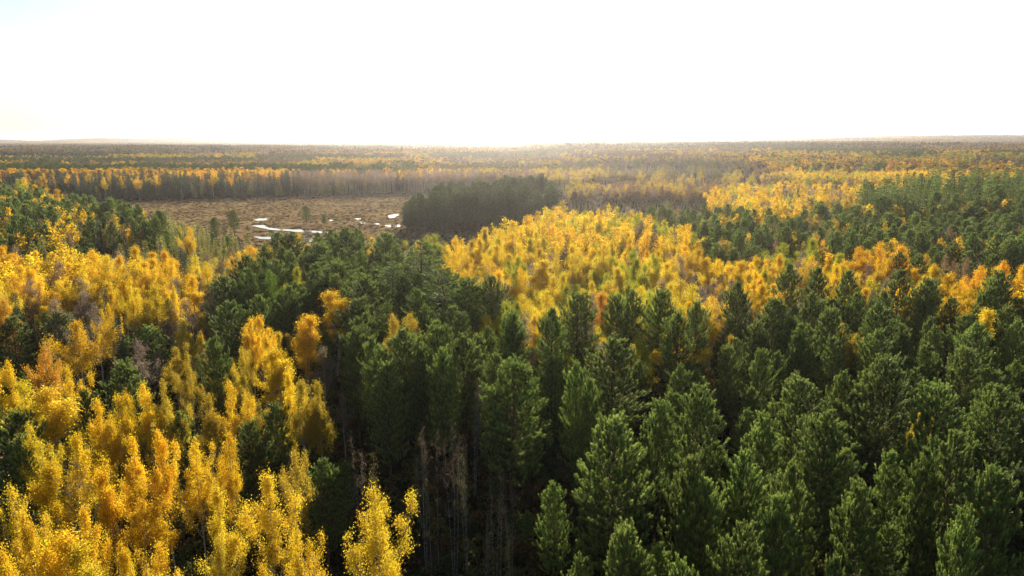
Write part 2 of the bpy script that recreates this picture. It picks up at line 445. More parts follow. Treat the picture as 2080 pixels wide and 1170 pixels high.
# ------------------------------------------------------------------ mesh helpers
class Geo:
    def __init__(self):
        self.V, self.Fq, self.Ft, self.A, self.n = [], [], [], [], 0
        self.mq, self.mt = [], []
    def add(self, V, F, v=0.5, mat=0):
        V = np.asarray(V, float).reshape(-1, 3)
        F = np.asarray(F, np.int64)
        if F.shape[1] == 4:
            self.Fq.append(F + self.n); self.mq.append(np.full(len(F), mat))
        else:
            self.Ft.append(F + self.n); self.mt.append(np.full(len(F), mat))
        self.V.append(V)
        self.A.append(np.broadcast_to(np.asarray(v, float), (len(V),)))
        self.n += len(V)
    def tube(self, P, R, sides=6, mat=0):
        P = np.asarray(P, float); R = np.asarray(R, float)
        T = np.gradient(P, axis=0); T /= np.linalg.norm(T, axis=1)[:, None] + 1e-9
        ref = np.where(np.abs(T[:, 2:3]) > 0.9, np.array([[1.0, 0, 0]]), np.array([[0, 0, 1.0]]))
        U = np.cross(T, ref); U /= np.linalg.norm(U, axis=1)[:, None] + 1e-9
        W = np.cross(T, U)
        a = np.linspace(0, 2 * np.pi, sides, endpoint=False)
        V = P[:, None] + R[:, None, None] * (np.cos(a)[None, :, None] * U[:, None] + np.sin(a)[None, :, None] * W[:, None])
        n = len(P)
        i = np.arange(n - 1)[:, None] * sides; j = np.arange(sides)[None]; k = (j + 1) % sides
        F = np.stack([i + j, i + k, i + k + sides, i + j + sides], -1).reshape(-1, 4)
        self.add(V.reshape(-1, 3), F, 0.5, mat)
    def leaves(self, C, size, rng, v, mat=0, flat=0.0):
        n = len(C)
        u = rng.normal(size=(n, 3)); u /= np.linalg.norm(u, axis=1)[:, None]
        w = rng.normal(size=(n, 3)); w[:, 2] *= (1 - flat)
        w -= (w * u).sum(1)[:, None] * u; w /= np.linalg.norm(w, axis=1)[:, None] + 1e-9
        s = (size * rng.uniform(0.45, 1.5, n))[:, None]
        V = np.stack([C + u * s * 0.6, C + w * s * 0.48, C - u * s * 0.6, C - w * s * 0.48], 1).reshape(-1, 3)
        self.add(V, np.arange(4 * n).reshape(n, 4), np.repeat(v, 4), mat)
    def needles(self, B, D, ln, wd, rng, v, mat=0):
        n = len(B)
        w = np.cross(D, rng.normal(size=(n, 3))); w /= np.linalg.norm(w, axis=1)[:, None] + 1e-9
        ln = np.broadcast_to(ln, (n,))[:, None]; wd = np.broadcast_to(wd, (n,))[:, None]
        V = np.stack([B - w * wd * 0.5, B + w * wd * 0.5, B + D * ln], 1).reshape(-1, 3)
        self.add(V, np.arange(3 * n).reshape(n, 3), np.repeat(v, 3), mat)
    def mesh(self, name, mats):
        me = bpy.data.meshes.new(name)
        V = np.concatenate(self.V)
        fs, ms, tot = [], [], []
        for FF, MM, k in ((self.Fq, self.mq, 4), (self.Ft, self.mt, 3)):
            if FF:
                f = np.concatenate(FF); fs.append(f.ravel()); ms.append(np.concatenate(MM)); tot.append(np.full(len(f), k))
        loops = np.concatenate(fs); tot = np.concatenate(tot); ms = np.concatenate(ms)
        me.vertices.add(len(V)); me.vertices.foreach_set("co", V.astype(np.float32).ravel())
        me.loops.add(len(loops)); me.loops.foreach_set("vertex_index", loops.astype(np.int32))
        me.polygons.add(len(tot))
        me.polygons.foreach_set("loop_start", np.concatenate([[0], np.cumsum(tot)[:-1]]).astype(np.int32))
        me.polygons.foreach_set("material_index", ms.astype(np.int32))
        at = me.attributes.new("v", 'FLOAT', 'POINT')
        at.data.foreach_set("value", np.concatenate(self.A).astype(np.float32))
        for m in mats:
            me.materials.append(m)
        me.update(calc_edges=True)
        return me

def unit(v):
    v = np.asarray(v, float)
    return v / (np.linalg.norm(v, axis=-1, keepdims=True) + 1e-9)

def curve(p0, d0, length, bend, rng, n=6, wob=0.06):
    """polyline that leaves p0 along d0 and bends towards the vector bend"""
    P = [np.array(p0, float)]; d = unit(d0)
    for i in range(n - 1):
        d = unit(d + np.array(bend) / (n - 1) + rng.normal(size=3) * wob)
        P.append(P[-1] + d * length / (n - 1))
    return np.array(P)

# ------------------------------------------------------------------ tree kinds: each returns (trunk geo, crown geo, height, radius)
def grow_aspen(seed, H=18.0, R=2.6, base=0.36, leaders=2, nleaf=17500, size=0.098, spread=0.32, sparse=0.06, wood=True, wander=0.62, top=0.76):
    rng = np.random.default_rng(seed)
    tr, cr = Geo(), Geo()
    k = 9
    z = np.linspace(0, H * 0.97, k)
    P = np.stack([np.cumsum(rng.normal(0, 0.10, k)), np.cumsum(rng.normal(0, 0.10, k)), z], 1); P[:, :2] -= P[0, :2]
    tr.tube(P, np.linspace(0.17, 0.02, k) * H / 18, 7)
    axes = [(P, base, 1.0)]
    for i in range(leaders):
        zi = rng.uniform(0.36, 0.5) * H; az = i * 2.4 + rng.uniform(0, 1.2)
        st = np.array([np.interp(zi, z, P[:, 0]), np.interp(zi, z, P[:, 1]), zi])
        ln = (rng.uniform(0.68, 0.95) * H - zi) * 1.03
        Q = curve(st, (math.cos(az) * wander, math.sin(az) * wander, 0.8), ln, (0, 0, 0.9), rng, 7, 0.05)
        tr.tube(Q, np.linspace(0.09, 0.018, 7) * H / 18, 5)
        axes.append((Q, (zi / H) + 0.03, 0.72))
    C, S, E = [], [], []
    for Q, zb, rs in axes:
        zt = Q[-1, 2]; z0 = zb * H
        nb = int((zt - z0) / H * (27 if rs == 1 else 19))
        for b in range(nb):
            t = (b + rng.uniform(0, 1)) / nb
            zz = z0 + t * (zt - z0)
            st = np.array([np.interp(zz, Q[:, 2], Q[:, 0]), np.interp(zz, Q[:, 2], Q[:, 1]), zz])
            az = b * 2.399 + rng.uniform(-0.5, 0.5)
            prof = (min(1, (0.5 if rs == 1 else 0.8) + t * 1.8)) * (1 - t) ** top * 1.75 + 0.03
            ln = R * rs * prof * rng.uniform(0.5, 1.3) * (1 + 0.28 * math.sin(2 * az + 5 * t + seed) + 0.18 * math.sin(3 * az - 9 * t + 2 * seed))
            el = 0.45 + 0.75 * t + rng.uniform(-0.15, 0.2)
            B = curve(st, (math.cos(az) * math.cos(el), math.sin(az) * math.cos(el), math.sin(el)), ln * 1.12, (0, 0, 0.55), rng, 5, 0.08)
            if wood:
                tr.tube(B, np.linspace(0.035, 0.007, 5) * (0.5 + 0.5 * ln / R), 3)
            nc = 2 + int(ln * 2.6)
            if rng.uniform() < sparse:
                continue
            for c in range(nc):
                s = (0.35 + 0.65 * (c + rng.uniform()) / nc) * 4
                i0 = min(3, int(s)); f = min(1, s - i0)
                C.append(B[i0] * (1 - f) + B[i0 + 1] * f + rng.normal(0, 0.16, 3)); sc_ = rng.uniform(0.55, 1.3); S.append(spread * sc_); E.append(sc_ ** 2 * rng.uniform(0.5, 1.2) * (0.22 + 0.78 * min(1.0, t * 1.9)))
        for c in range(5):
            C.append(Q[-1] + np.array([0, 0, 0.1 - 0.32 * c]) + rng.normal(0, 0.05, 3)); S.append(0.10 + 0.05 * c); E.append(0.05 + 0.09 * c)
    C, S, E = np.array(C), np.array(S), np.array(E)
    cv = rng.uniform(0.15, 0.85, len(C))
    idx = rng.choice(len(C), nleaf, p=E / E.sum())
    pos = C[idx] + rng.normal(size=(nleaf, 3)) * S[idx][:, None] * np.array([1, 1, 1.1])
    v = np.clip(cv[idx] * 0.55 + rng.uniform(0, 0.45, nleaf), 0, 1)
    cr.leaves(pos, size, rng, v)
    rad = np.percentile(np.hypot(pos[:, 0], pos[:, 1]), 94)
    return tr, cr, pos[:, 2].max(), rad

def brush(cr, C, AX, ln, nn, nl, nw, rng, cv, open_=0.75):
    """bottle-brush shoots: nn needles round each of the axes"""
    n = len(C)
    s = rng.uniform(0, 1, (n, nn)) ** 0.8
    ax = np.repeat(AX[:, None], nn, 1)
    rd = rng.normal(size=(n, nn, 3)); rd -= (rd * ax).sum(-1, keepdims=True) * ax; rd = unit(rd)
    B = C[:, None] + ax * (s * ln[:, None])[..., None]
    op = open_ * rng.uniform(0.55, 1.25, (n, nn, 1)) * (1.15 - 0.55 * s[..., None])
    D = unit(ax + rd * op)
    v = np.clip(np.repeat(cv[:, None], nn, 1) * 0.3 + 0.5 * s ** 1.5 + rng.uniform(0, 0.2, (n, nn)), 0, 1)  # needle tone climbs towards the tip: young growth plus painted sun
    cr.needles(B.reshape(-1, 3), D.reshape(-1, 3), nl * rng.uniform(0.75, 1.2, n * nn), nw, rng, v.ravel())

def grow_pine(seed, H=20.0, R=3.3, base=0.23, nn=90, nl=0.25, nw=0.048, dens=1.0, wood=True, lean=0.0):
    rng = np.random.default_rng(seed)
    tr, cr = Geo(), Geo()
    k = 8
    z = np.linspace(0, H * 0.985, k)
    P = np.stack([np.cumsum(rng.normal(0, 0.06, k)), np.cumsum(rng.normal(0, 0.06, k)), z], 1); P[:, :2] -= P[0, :2]
    tr.tube(P, np.linspace(0.19, 0.025, k) * H / 20, 7)
    C, AX, LN = [P[-1] - (0, 0, 0.25)], [np.array([0, 0, 1.0])], [0.75]
    zz = base * H; lob = rng.uniform(0, 6.28, 3)
    while zz < H * 0.97:
        t = (zz - base * H) / (H * (1 - base))
        nb = int(rng.integers(5, 8) * (1 if t < 0.8 else 0.8))
        off = rng.uniform(0, 6.28)
        for b in range(nb):
            az = off + b * 6.283 / nb + rng.uniform(-0.3, 0.3)
            shape = min(1.0, (2.7 * (1 - t)) ** 0.78 + 0.01) * (0.75 + 0.25 * min(1, t / 0.18))
            ln = R * shape * rng.uniform(0.6, 1.18) * (1 + 0.12 * math.sin(2 * az + lob[0]) + 0.10 * math.sin(3 * az + 6 * t + lob[1]))
            el = 0.12 + 0.75 * t + rng.uniform(-0.1, 0.15)
            st = np.array([np.interp(zz, z, P[:, 0]), np.interp(zz, z, P[:, 1]), zz])
            B = curve(st, (math.cos(az) * math.cos(el), math.sin(az) * math.cos(el), math.sin(el)), ln, (0, 0, 0.55), rng, 5, 0.07)
            if wood and ln > 0.6:
                tr.tube(B, np.linspace(0.04, 0.012, 5), 3)
            bd = unit(B[-1] - B[0]); side = unit(np.cross(bd, (0, 0, 1)))
            nt_ = max(1, int((0.8 + ln * 2.3) * dens))
            for c in range(nt_ + 1):
                if c == nt_:
                    p = B[-1] - bd * 0.2; ax = unit(bd * 0.5 + np.array([0, 0, 0.95]) + rng.normal(0, 0.1, 3))
                else:
                    s = (0.28 + 0.68 * (c + rng.uniform()) / nt_) * 4
                    i0 = min(3, int(s)); f = s - i0
                    sg = rng.choice((-1, 1)); q = rng.uniform(0.08, 0.5) * min(1, ln / 1.6) * (1.1 - 0.1 * s)
                    p = B[i0] * (1 - f) + B[i0 + 1] * f + side * sg * q + rng.normal(0, 0.06, 3)
                    ax = unit(bd * 0.4 + side * sg * 0.3 + np.array([0, 0, 0.9]) + rng.normal(0, 0.12, 3))
                C.append(p); AX.append(ax); LN.append(rng.uniform(0.45, 0.95))
        zz += rng.uniform(0.55, 0.8) * H / 20
    C, AX, LN = np.array(C), np.array(AX), np.array(LN)
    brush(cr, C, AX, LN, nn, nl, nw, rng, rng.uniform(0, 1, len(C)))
    return tr, cr, H + 0.55, np.percentile(np.hypot(C[:, 0], C[:, 1]), 95) + 0.12

def grow_white_pine(seed, H=24.0, R=5.0, base=0.30, nn=40, nl=0.26, nw=0.045, dens=1.0, wood=True):
    rng = np.random.default_rng(seed)
    tr, cr = Geo(), Geo()
    k = 9
    z = np.linspace(0, H * 0.97, k)
    P = np.stack([np.cumsum(rng.normal(0, 0.15, k)), np.cumsum(rng.normal(0, 0.15, k)), z], 1); P[:, :2] -= P[0, :2]
    tr.tube(P, np.linspace(0.32, 0.04, k), 7)
    C, AX, LN = [], [], []
    zz = base * H
    while zz < H * 0.98:
        t = (zz - base * H) / (H * (1 - base))
        nb = rng.integers(3, 6)
        off = rng.uniform(0, 6.28)
        for b in range(nb):
            az = off + b * 6.283 / nb + rng.uniform(-0.5, 0.5)
            ln = R * (min(1, 0.62 + t) * (1 - 0.86 * t ** 2.2)) * rng.uniform(0.5, 1.12)
            el = 0.05 + 0.55 * t ** 2 + rng.uniform(-0.12, 0.12)
            st = np.array([np.interp(zz, z, P[:, 0]), np.interp(zz, z, P[:, 1]), zz])
            B = curve(st, (math.cos(az) * math.cos(el), math.sin(az) * math.cos(el), math.sin(el)), ln, (0, 0, 0.28), rng, 6, 0.09)
            if wood:
                tr.tube(B, np.linspace(0.075, 0.014, 6) * (0.4 + 0.6 * ln / R), 4)
            bd = unit(B[-1] - B[0]); side = unit(np.cross(bd, (0, 0, 1)))
            n = int((4 + ln * 5.5) * dens)
            for c in range(n):
                s = (0.3 + 0.7 * rng.uniform()) * 5
                i0 = min(4, int(s)); f = s - i0
                wdt = (0.35 + 0.75 * math.sin(min(1, s / 5) * 2.6)) * min(1.1, ln / 3)
                sg = rng.uniform(-1, 1)
                C.append(B[i0] * (1 - f) + B[i0 + 1] * f + side * sg * wdt + np.array([0, 0, rng.normal(0.05, 0.09)]))
                AX.append(unit(bd * 0.8 + side * sg * 0.7 + np.array([0, 0, 0.38]) + rng.normal(0, 0.15, 3))); LN.append(rng.uniform(0.3, 0.55))
        zz += rng.uniform(0.75, 1.25)
    C, AX, LN = np.array(C), np.array(AX), np.array(LN)
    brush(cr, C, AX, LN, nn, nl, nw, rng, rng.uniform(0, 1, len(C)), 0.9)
    return tr, cr, H + 0.2, np.percentile(np.hypot(C[:, 0], C[:, 1]), 96)

def grow_spire(seed, H=17.0, R=1.5, base=0.10, droop=-0.25, dens=1.0, nn=26, nl=0.2, nw=0.04, wood=True, step=0.36, power=0.9):
    """narrow spruce or larch"""
    rng = np.random.default_rng(seed)
    tr, cr = Geo(), Geo()
    k = 6
    z = np.linspace(0, H, k)
    P = np.stack([np.cumsum(rng.normal(0, 0.04, k)), np.cumsum(rng.normal(0, 0.04, k)), z], 1); P[:, :2] -= P[0, :2]
    tr.tube(P, np.linspace(0.14, 0.012, k) * H / 17, 6)
    C, AX, LN = [P[-1] - (0, 0, 0.35)], [np.array([0, 0, 1.0])], [0.4]
    zz = base * H
    while zz < H * 0.985:
        t = (zz - base * H) / (H * (1 - base))
        nb = rng.integers(6, 9); off = rng.uniform(0, 6.28)
        for b in range(nb):
            az = off + b * 6.283 / nb + rng.uniform(-0.3, 0.3)
            ln = (R * (1 - t) ** power + 0.08) * rng.uniform(0.6, 1.15)
            el = droop + 0.7 * t + rng.uniform(-0.1, 0.1)
            st = np.array([np.interp(zz, z, P[:, 0]), np.interp(zz, z, P[:, 1]), zz])
            d = np.array((math.cos(az) * math.cos(el), math.sin(az) * math.cos(el), math.sin(el)))
            if wood:
                tr.tube(np.array([st, st + d * ln * 0.5, st + d * ln + (0, 0, 0.1 * ln)]), np.array([0.022, 0.014, 0.006]), 3)
            side = unit(np.cross(d, (0, 0, 1)))
            for c in range(max(1, int((1.2 + ln * 3.6) * dens))):
                s = rng.uniform(0.15, 1)
                sg = rng.uniform(-1, 1)
                C.append(st + d * ln * s + side * sg * 0.22 * ln * (1.1 - s)); AX.append(unit(d + side * sg * 0.7 + rng.normal(0, 0.15, 3))); LN.append(rng.uniform(0.22, 0.4))
        zz += step * rng.uniform(0.8, 1.2)
    C, AX, LN = np.array(C), np.array(AX), np.array(LN)
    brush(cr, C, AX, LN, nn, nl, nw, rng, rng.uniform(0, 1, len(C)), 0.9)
    return tr, cr, H, np.percentile(np.hypot(C[:, 0], C[:, 1]), 94)

def grow_birch(seed, H=16.0, nleaf=650, size=0.10):
    rng = np.random.default_rng(seed)
    tr, cr = Geo(), Geo()
    C = []
    ns = rng.integers(1, 4)
    for s in range(ns):
        az = rng.uniform(0, 6.28); lean = rng.uniform(0.03, 0.13)
        h = H * rng.uniform(0.82, 0.99) if s else H * 0.98
        P = curve((math.cos(az) * 0.25 * s, math.sin(az) * 0.25 * s, 0), (math.cos(az) * lean, math.sin(az) * lean, 1), h, (0, 0, 0.2), rng, 9, 0.03)
        P[0, 2] = 0
        tr.tube(P, np.linspace(0.065, 0.012, 9), 6)
        for b in range(22):
            t = rng.uniform(0.45, 1)
            i0 = min(7, int(t * 8)); f = t * 8 - i0
            st = P[i0] * (1 - f) + P[i0 + 1] * f
            a2 = rng.uniform(0, 6.28); el = rng.uniform(0.5, 1.1)
            ln = 2.3 * (1.15 - t) ** 0.6 * rng.uniform(0.6, 1.2)
            B = curve(st, (math.cos(a2) * math.cos(el), math.sin(a2) * math.cos(el), math.sin(el)), ln, (0, 0, 0.1), rng, 5, 0.1)
            tr.tube(B, np.linspace(0.022, 0.006, 5), 3)
            for c in range(4):
                C.append(B[1 + c] + rng.normal(0, 0.12, 3))
    C = np.array(C)
    idx = rng.choice(len(C), nleaf, p=(lambda e: e / e.sum())(rng.uniform(0, 1, len(C)) ** 2))
    pos = C[idx] + rng.normal(0, 0.30, (nleaf, 3))
    cr.leaves(pos, size, rng, rng.uniform(0, 1, nleaf))
    return tr, cr, max(pos[:, 2].max(), H), np.percentile(np.hypot(pos[:, 0], pos[:, 1]), 94)

# ------------------------------------------------------------------ the kits: near trees (trunk + crown meshes) and far trees (one joined mesh)
NEAR, MID, LOW = {}, {}, {}
def near(kind, specs, fn, leaf, bark, **kw):
    for s in specs:
        tr, cr, H, R = fn(**{**kw, **s})
        NEAR.setdefault(kind, []).append((tr.mesh(kind + "_trunk", [bark]), cr.mesh(kind + "_crown", [leaf]), H, R))
def far(kit, kind, specs, fn, leaf, bark, **kw):
    for s in specs:
        tr, cr, H, R = fn(**{**kw, **s})
        g = Geo()
        g.add(np.concatenate(cr.V), np.concatenate(cr.Fq or cr.Ft), np.concatenate(cr.A), 0)
        g.add(np.concatenate(tr.V[:1]), np.concatenate(tr.Fq[:1]), 0.5, 1)
        kit.setdefault(kind, []).append((g.mesh(kind + "_far", [leaf, bark]), H, R))

ASP = [dict(seed=1, leaders=2, R=2.6, top=0.8), dict(seed=2, leaders=3, R=2.3, top=0.95), dict(seed=3, leaders=1, R=2.5, base=0.4, top=0.9), dict(seed=4, leaders=4, R=2.5, base=0.3, wander=0.75, top=1.0),
       dict(seed=5, leaders=3, R=2.4, base=0.38, wander=0.7, top=0.75), dict(seed=6, leaders=0, R=2.3, base=0.40, top=0.9), dict(seed=7, leaders=2, R=2.8, base=0.32, sparse=0.15, top=0.85),
       dict(seed=8, leaders=5, R=2.2, base=0.34, wander=0.9, top=1.05)]
near('aspen', ASP, grow_aspen, M_LEAF, M_ASPEN_BARK)
near('bare', [dict(seed=21, leaders=2, R=2.2), dict(seed=22, leaders=3, R=2.3)], grow_aspen, M_LEAF, M_ASPEN_BARK, nleaf=6000, size=0.10, spread=0.34)
near('pine', [dict(seed=31), dict(seed=32, R=3.1, base=0.27), dict(seed=33, R=3.6, base=0.22), dict(seed=34, R=3.2), dict(seed=35, R=3.0, base=0.28), dict(seed=36, R=3.4)], grow_pine, M_NEEDLE, M_PINE_BARK)
near('white_pine', [dict(seed=41), dict(seed=42, R=4.6)], grow_white_pine, M_NEEDLE, M_PINE_BARK)
near('spruce', [dict(seed=51), dict(seed=52, R=1.3)], grow_spire, M_NEEDLE, M_PINE_BARK)
near('larch', [dict(seed=61), dict(seed=62, R=1.9)], grow_spire, M_NEEDLE, M_PINE_BARK, H=13.0, R=1.7, droop=0.0, dens=0.8, nn=20, step=0.42, power=0.7)
near('birch', [dict(seed=71), dict(seed=72), dict(seed=73), dict(seed=74)], grow_birch, M_LEAF, M_BIRCH_BARK)
far(MID, 'aspen', ASP[:5], grow_aspen, M_LEAF, M_ASPEN_BARK, nleaf=1750, size=0.28, wood=False, spread=0.42)
far(MID, 'bare', [dict(seed=23), dict(seed=24)], grow_aspen, M_LEAF, M_ASPEN_BARK, nleaf=1500, size=0.22, wood=False)
far(MID, 'pine', [dict(seed=31), dict(seed=32, R=3.1), dict(seed=34, R=3.2)], grow_pine, M_NEEDLE, M_PINE_BARK, nn=22, nl=0.32, nw=0.13, dens=0.95, wood=False)
far(MID, 'white_pine', [dict(seed=41), dict(seed=43, R=4.6)], grow_white_pine, M_NEEDLE, M_PINE_BARK, nn=10, nl=0.42, nw=0.14, dens=0.8, wood=False)
far(MID, 'spruce', [dict(seed=51), dict(seed=53)], grow_spire, M_NEEDLE, M_PINE_BARK, nn=9, nl=0.34, nw=0.10, dens=0.7, wood=False)
far(MID, 'larch', [dict(seed=61), dict(seed=62, R=1.9)], grow_spire, M_NEEDLE, M_PINE_BARK, H=13.0, R=1.7, droop=0.0, nn=8, nl=0.3, nw=0.08, dens=0.7, step=0.45, power=0.7, wood=False)
far(LOW, 'aspen', [dict(seed=81, leaders=2), dict(seed=82, leaders=3), dict(seed=83, leaders=1), dict(seed=84, leaders=4)], grow_aspen, M_FAR, M_ASPEN_BARK, nleaf=420, size=0.78, R=2.7, wood=False)
far(LOW, 'bare', [dict(seed=85), dict(seed=86)], grow_aspen, M_FAR, M_ASPEN_BARK, nleaf=400, size=0.6, wood=False)
far(LOW, 'pine', [dict(seed=31), dict(seed=33)], grow_pine, M_FAR, M_PINE_BARK, nn=2, nl=0.8, nw=0.55, dens=0.4, wood=False)
far(LOW, 'white_pine', [dict(seed=41)], grow_white_pine, M_FAR, M_PINE_BARK, nn=2, nl=0.9, nw=0.6, dens=0.4, wood=False)
far(LOW, 'spruce', [dict(seed=51), dict(seed=52)], grow_spire, M_FAR, M_PINE_BARK, nn=2, nl=0.6, nw=0.4, dens=0.45, step=0.6, wood=False)
far(LOW, 'larch', [dict(seed=61)], grow_spire, M_FAR, M_PINE_BARK, H=13.0, R=1.7, droop=0.0, nn=2, nl=0.5, nw=0.35, dens=0.45, step=0.6, power=0.7, wood=False)

# ------------------------------------------------------------------ ground, meadow, water
def link(o, parent=None):
    scene.collection.objects.link(o)
    if parent is not None:
        o.parent = parent
    return o

def ground_mat():
    m, N, L = new_mat("forest_floor")
    out = N.new("ShaderNodeOutputMaterial"); b = N.new("ShaderNodeBsdfPrincipled")
    tc = N.new("ShaderNodeTexCoord")
    n = N.new("ShaderNodeTexNoise"); n.inputs["Scale"].default_value = 0.35; n.inputs["Detail"].default_value = 6
    r = N.new("ShaderNodeValToRGB")
    r.color_ramp.elements[0].position = 0.35; r.color_ramp.elements[1].position = 0.7
    r.color_ramp.elements[0].color = (0.020, 0.018, 0.010, 1); r.color_ramp.elements[1].color = (0.075, 0.052, 0.024, 1)
    L.new(tc.outputs["Object"], n.inputs["Vector"]); L.new(n.outputs[0], r.inputs[0]); L.new(r.outputs[0], b.inputs["Base Color"])
    b.inputs["Roughness"].default_value = 1.0; b.inputs["Specular IOR Level"].default_value = 0.0
    L.new(b.outputs[0], out.inputs[0])
    return m

def meadow_mat():
    m, N, L = new_mat("bog_sedge_ground")
    out = N.new("ShaderNodeOutputMaterial"); b = N.new("ShaderNodeBsdfPrincipled")
    tc = N.new("ShaderNodeTexCoord")
    n = N.new("ShaderNodeTexNoise"); n.inputs["Scale"].default_value = 0.045; n.inputs["Detail"].default_value = 8; n.inputs["Roughness"].default_value = 0.7
    r = N.new("ShaderNodeValToRGB")
    e = r.color_ramp.elements
    e[0].position = 0.32; e[0].color = (0.09, 0.06, 0.035, 1)
    e[1].position = 0.72; e[1].color = (0.30, 0.21, 0.09, 1)
    k = e.new(0.5); k.color = (0.19, 0.125, 0.06, 1)
    L.new(tc.outputs["Object"], n.inputs["Vector"]); L.new(n.outputs[0], r.inputs[0]); L.new(r.outputs[0], b.inputs["Base Color"])
    b.inputs["Roughness"].default_value = 1.0; b.inputs["Specular IOR Level"].default_value = 0.0
    L.new(b.outputs[0], out.inputs[0])
    return m

def build_ground():
    rs = np.concatenate([[0], np.geomspace(6, 16000, 110)])
    aa = np.linspace(0, 2 * np.pi, 144, endpoint=False)
    V = [(0, 0, terrain(0, 0))]
    for r in rs[1:]:
        for a in aa:
            x, y = r * math.sin(a), r * math.cos(a)
            V.append((x, y, terrain(x, y)))
    n = len(aa)
    F = [(0, 1 + (j + 1) % n, 1 + j) for j in range(n)]
    for i in range(len(rs) - 2):
        o = 1 + i * n
        for j in range(n):
            k = (j + 1) % n
            F.append((o + j, o + k, o + n + k, o + n + j))
    me = bpy.data.meshes.new("ground"); me.from_pydata(V, [], F)
    for p in me.polygons:
        p.use_smooth = True
    me.materials.append(ground_mat())
    o = link(bpy.data.objects.new("ground", me)); o["kind"] = "structure"
build_ground()

def build_meadow():
    P = np.array(Z_MEADOW)
    x0, y0 = P.min(0); x1, y1 = P.max(0)
    s = 3.0
    xs = np.arange(x0, x1 + s, s); ys = np.arange(y0, y1 + s, s)
    X, Y = np.meshgrid(xs, ys)
    ins = in_poly(X.ravel(), Y.ravel(), Z_MEADOW).reshape(X.shape)
    Zt = terrain_v(X, Y) + 0.06 + 0.22 * np.maximum(0, vnoise(X, Y, 7, 3) - 0.35) + 0.12 * vnoise(X, Y, 3.1, 4)
    for w in WATER:
        c = np.mean(w, 0)
        for (wx, wy) in w + [tuple(c)]:
            d = np.hypot(X - wx, (Y - wy))
            Zt -= np.where(d < 9, (Zt - 0.04) * (1 - d / 9) ** 0.5, 0)
    idx = -np.ones(X.shape, int); V, F = [], []
    for i in range(X.shape[0] - 1):
        for j in range(X.shape[1] - 1):
            if ins[i, j] and ins[i + 1, j] and ins[i, j + 1] and ins[i + 1, j + 1]:
                f = []
                for (a, b) in ((i, j), (i, j + 1), (i + 1, j + 1), (i + 1, j)):
                    if idx[a, b] < 0:
                        idx[a, b] = len(V); V.append((X[a, b], Y[a, b], Zt[a, b]))
                    f.append(int(idx[a, b]))
                F.append(f)
    me = bpy.data.meshes.new("meadow"); me.from_pydata(V, [], F); me.materials.append(meadow_mat())
    o = link(bpy.data.objects.new("meadow", me)); o["kind"] = "structure"
build_meadow()

def build_water():
    m, N, L = new_mat("still_water")
    out = N.new("ShaderNodeOutputMaterial"); b = N.new("ShaderNodeBsdfPrincipled")
    b.inputs["Base Color"].default_value = (0.02, 0.025, 0.03, 1); b.inputs["Roughness"].default_value = 0.06; b.inputs["IOR"].default_value = 1.33
    n = N.new("ShaderNodeTexNoise"); n.inputs["Scale"].default_value = 1.2
    bp = N.new("ShaderNodeBump"); bp.inputs["Strength"].default_value = 0.06; bp.inputs["Distance"].default_value = 0.05
    tc = N.new("ShaderNodeTexCoord"); L.new(tc.outputs["Object"], n.inputs["Vector"]); L.new(n.outputs[0], bp.inputs["Height"]); L.new(bp.outputs[0], b.inputs["Normal"])
    L.new(b.outputs[0], out.inputs[0])
    rng = np.random.default_rng(5)
    for i, w in enumerate(WATER):
        w = np.array(w); V = []
        for k in range(len(w)):                     # ragged shore
            a, b_ = w[k], w[(k + 1) % len(w)]
            for t in (0, 0.33, 0.66):
                V.append(a * (1 - t) + b_ * t + rng.normal(0, 1, 2) * np.array([0.9, 0.9]))
        me = bpy.data.meshes.new("water")
        me.from_pydata([(x, y, 0.24) for x, y in V], [], [list(range(len(V)))])
        me.materials.append(m)
        o = link(bpy.data.objects.new("stream" if i == 0 else "bog_pool", me)); o["kind"] = "structure"
build_water()

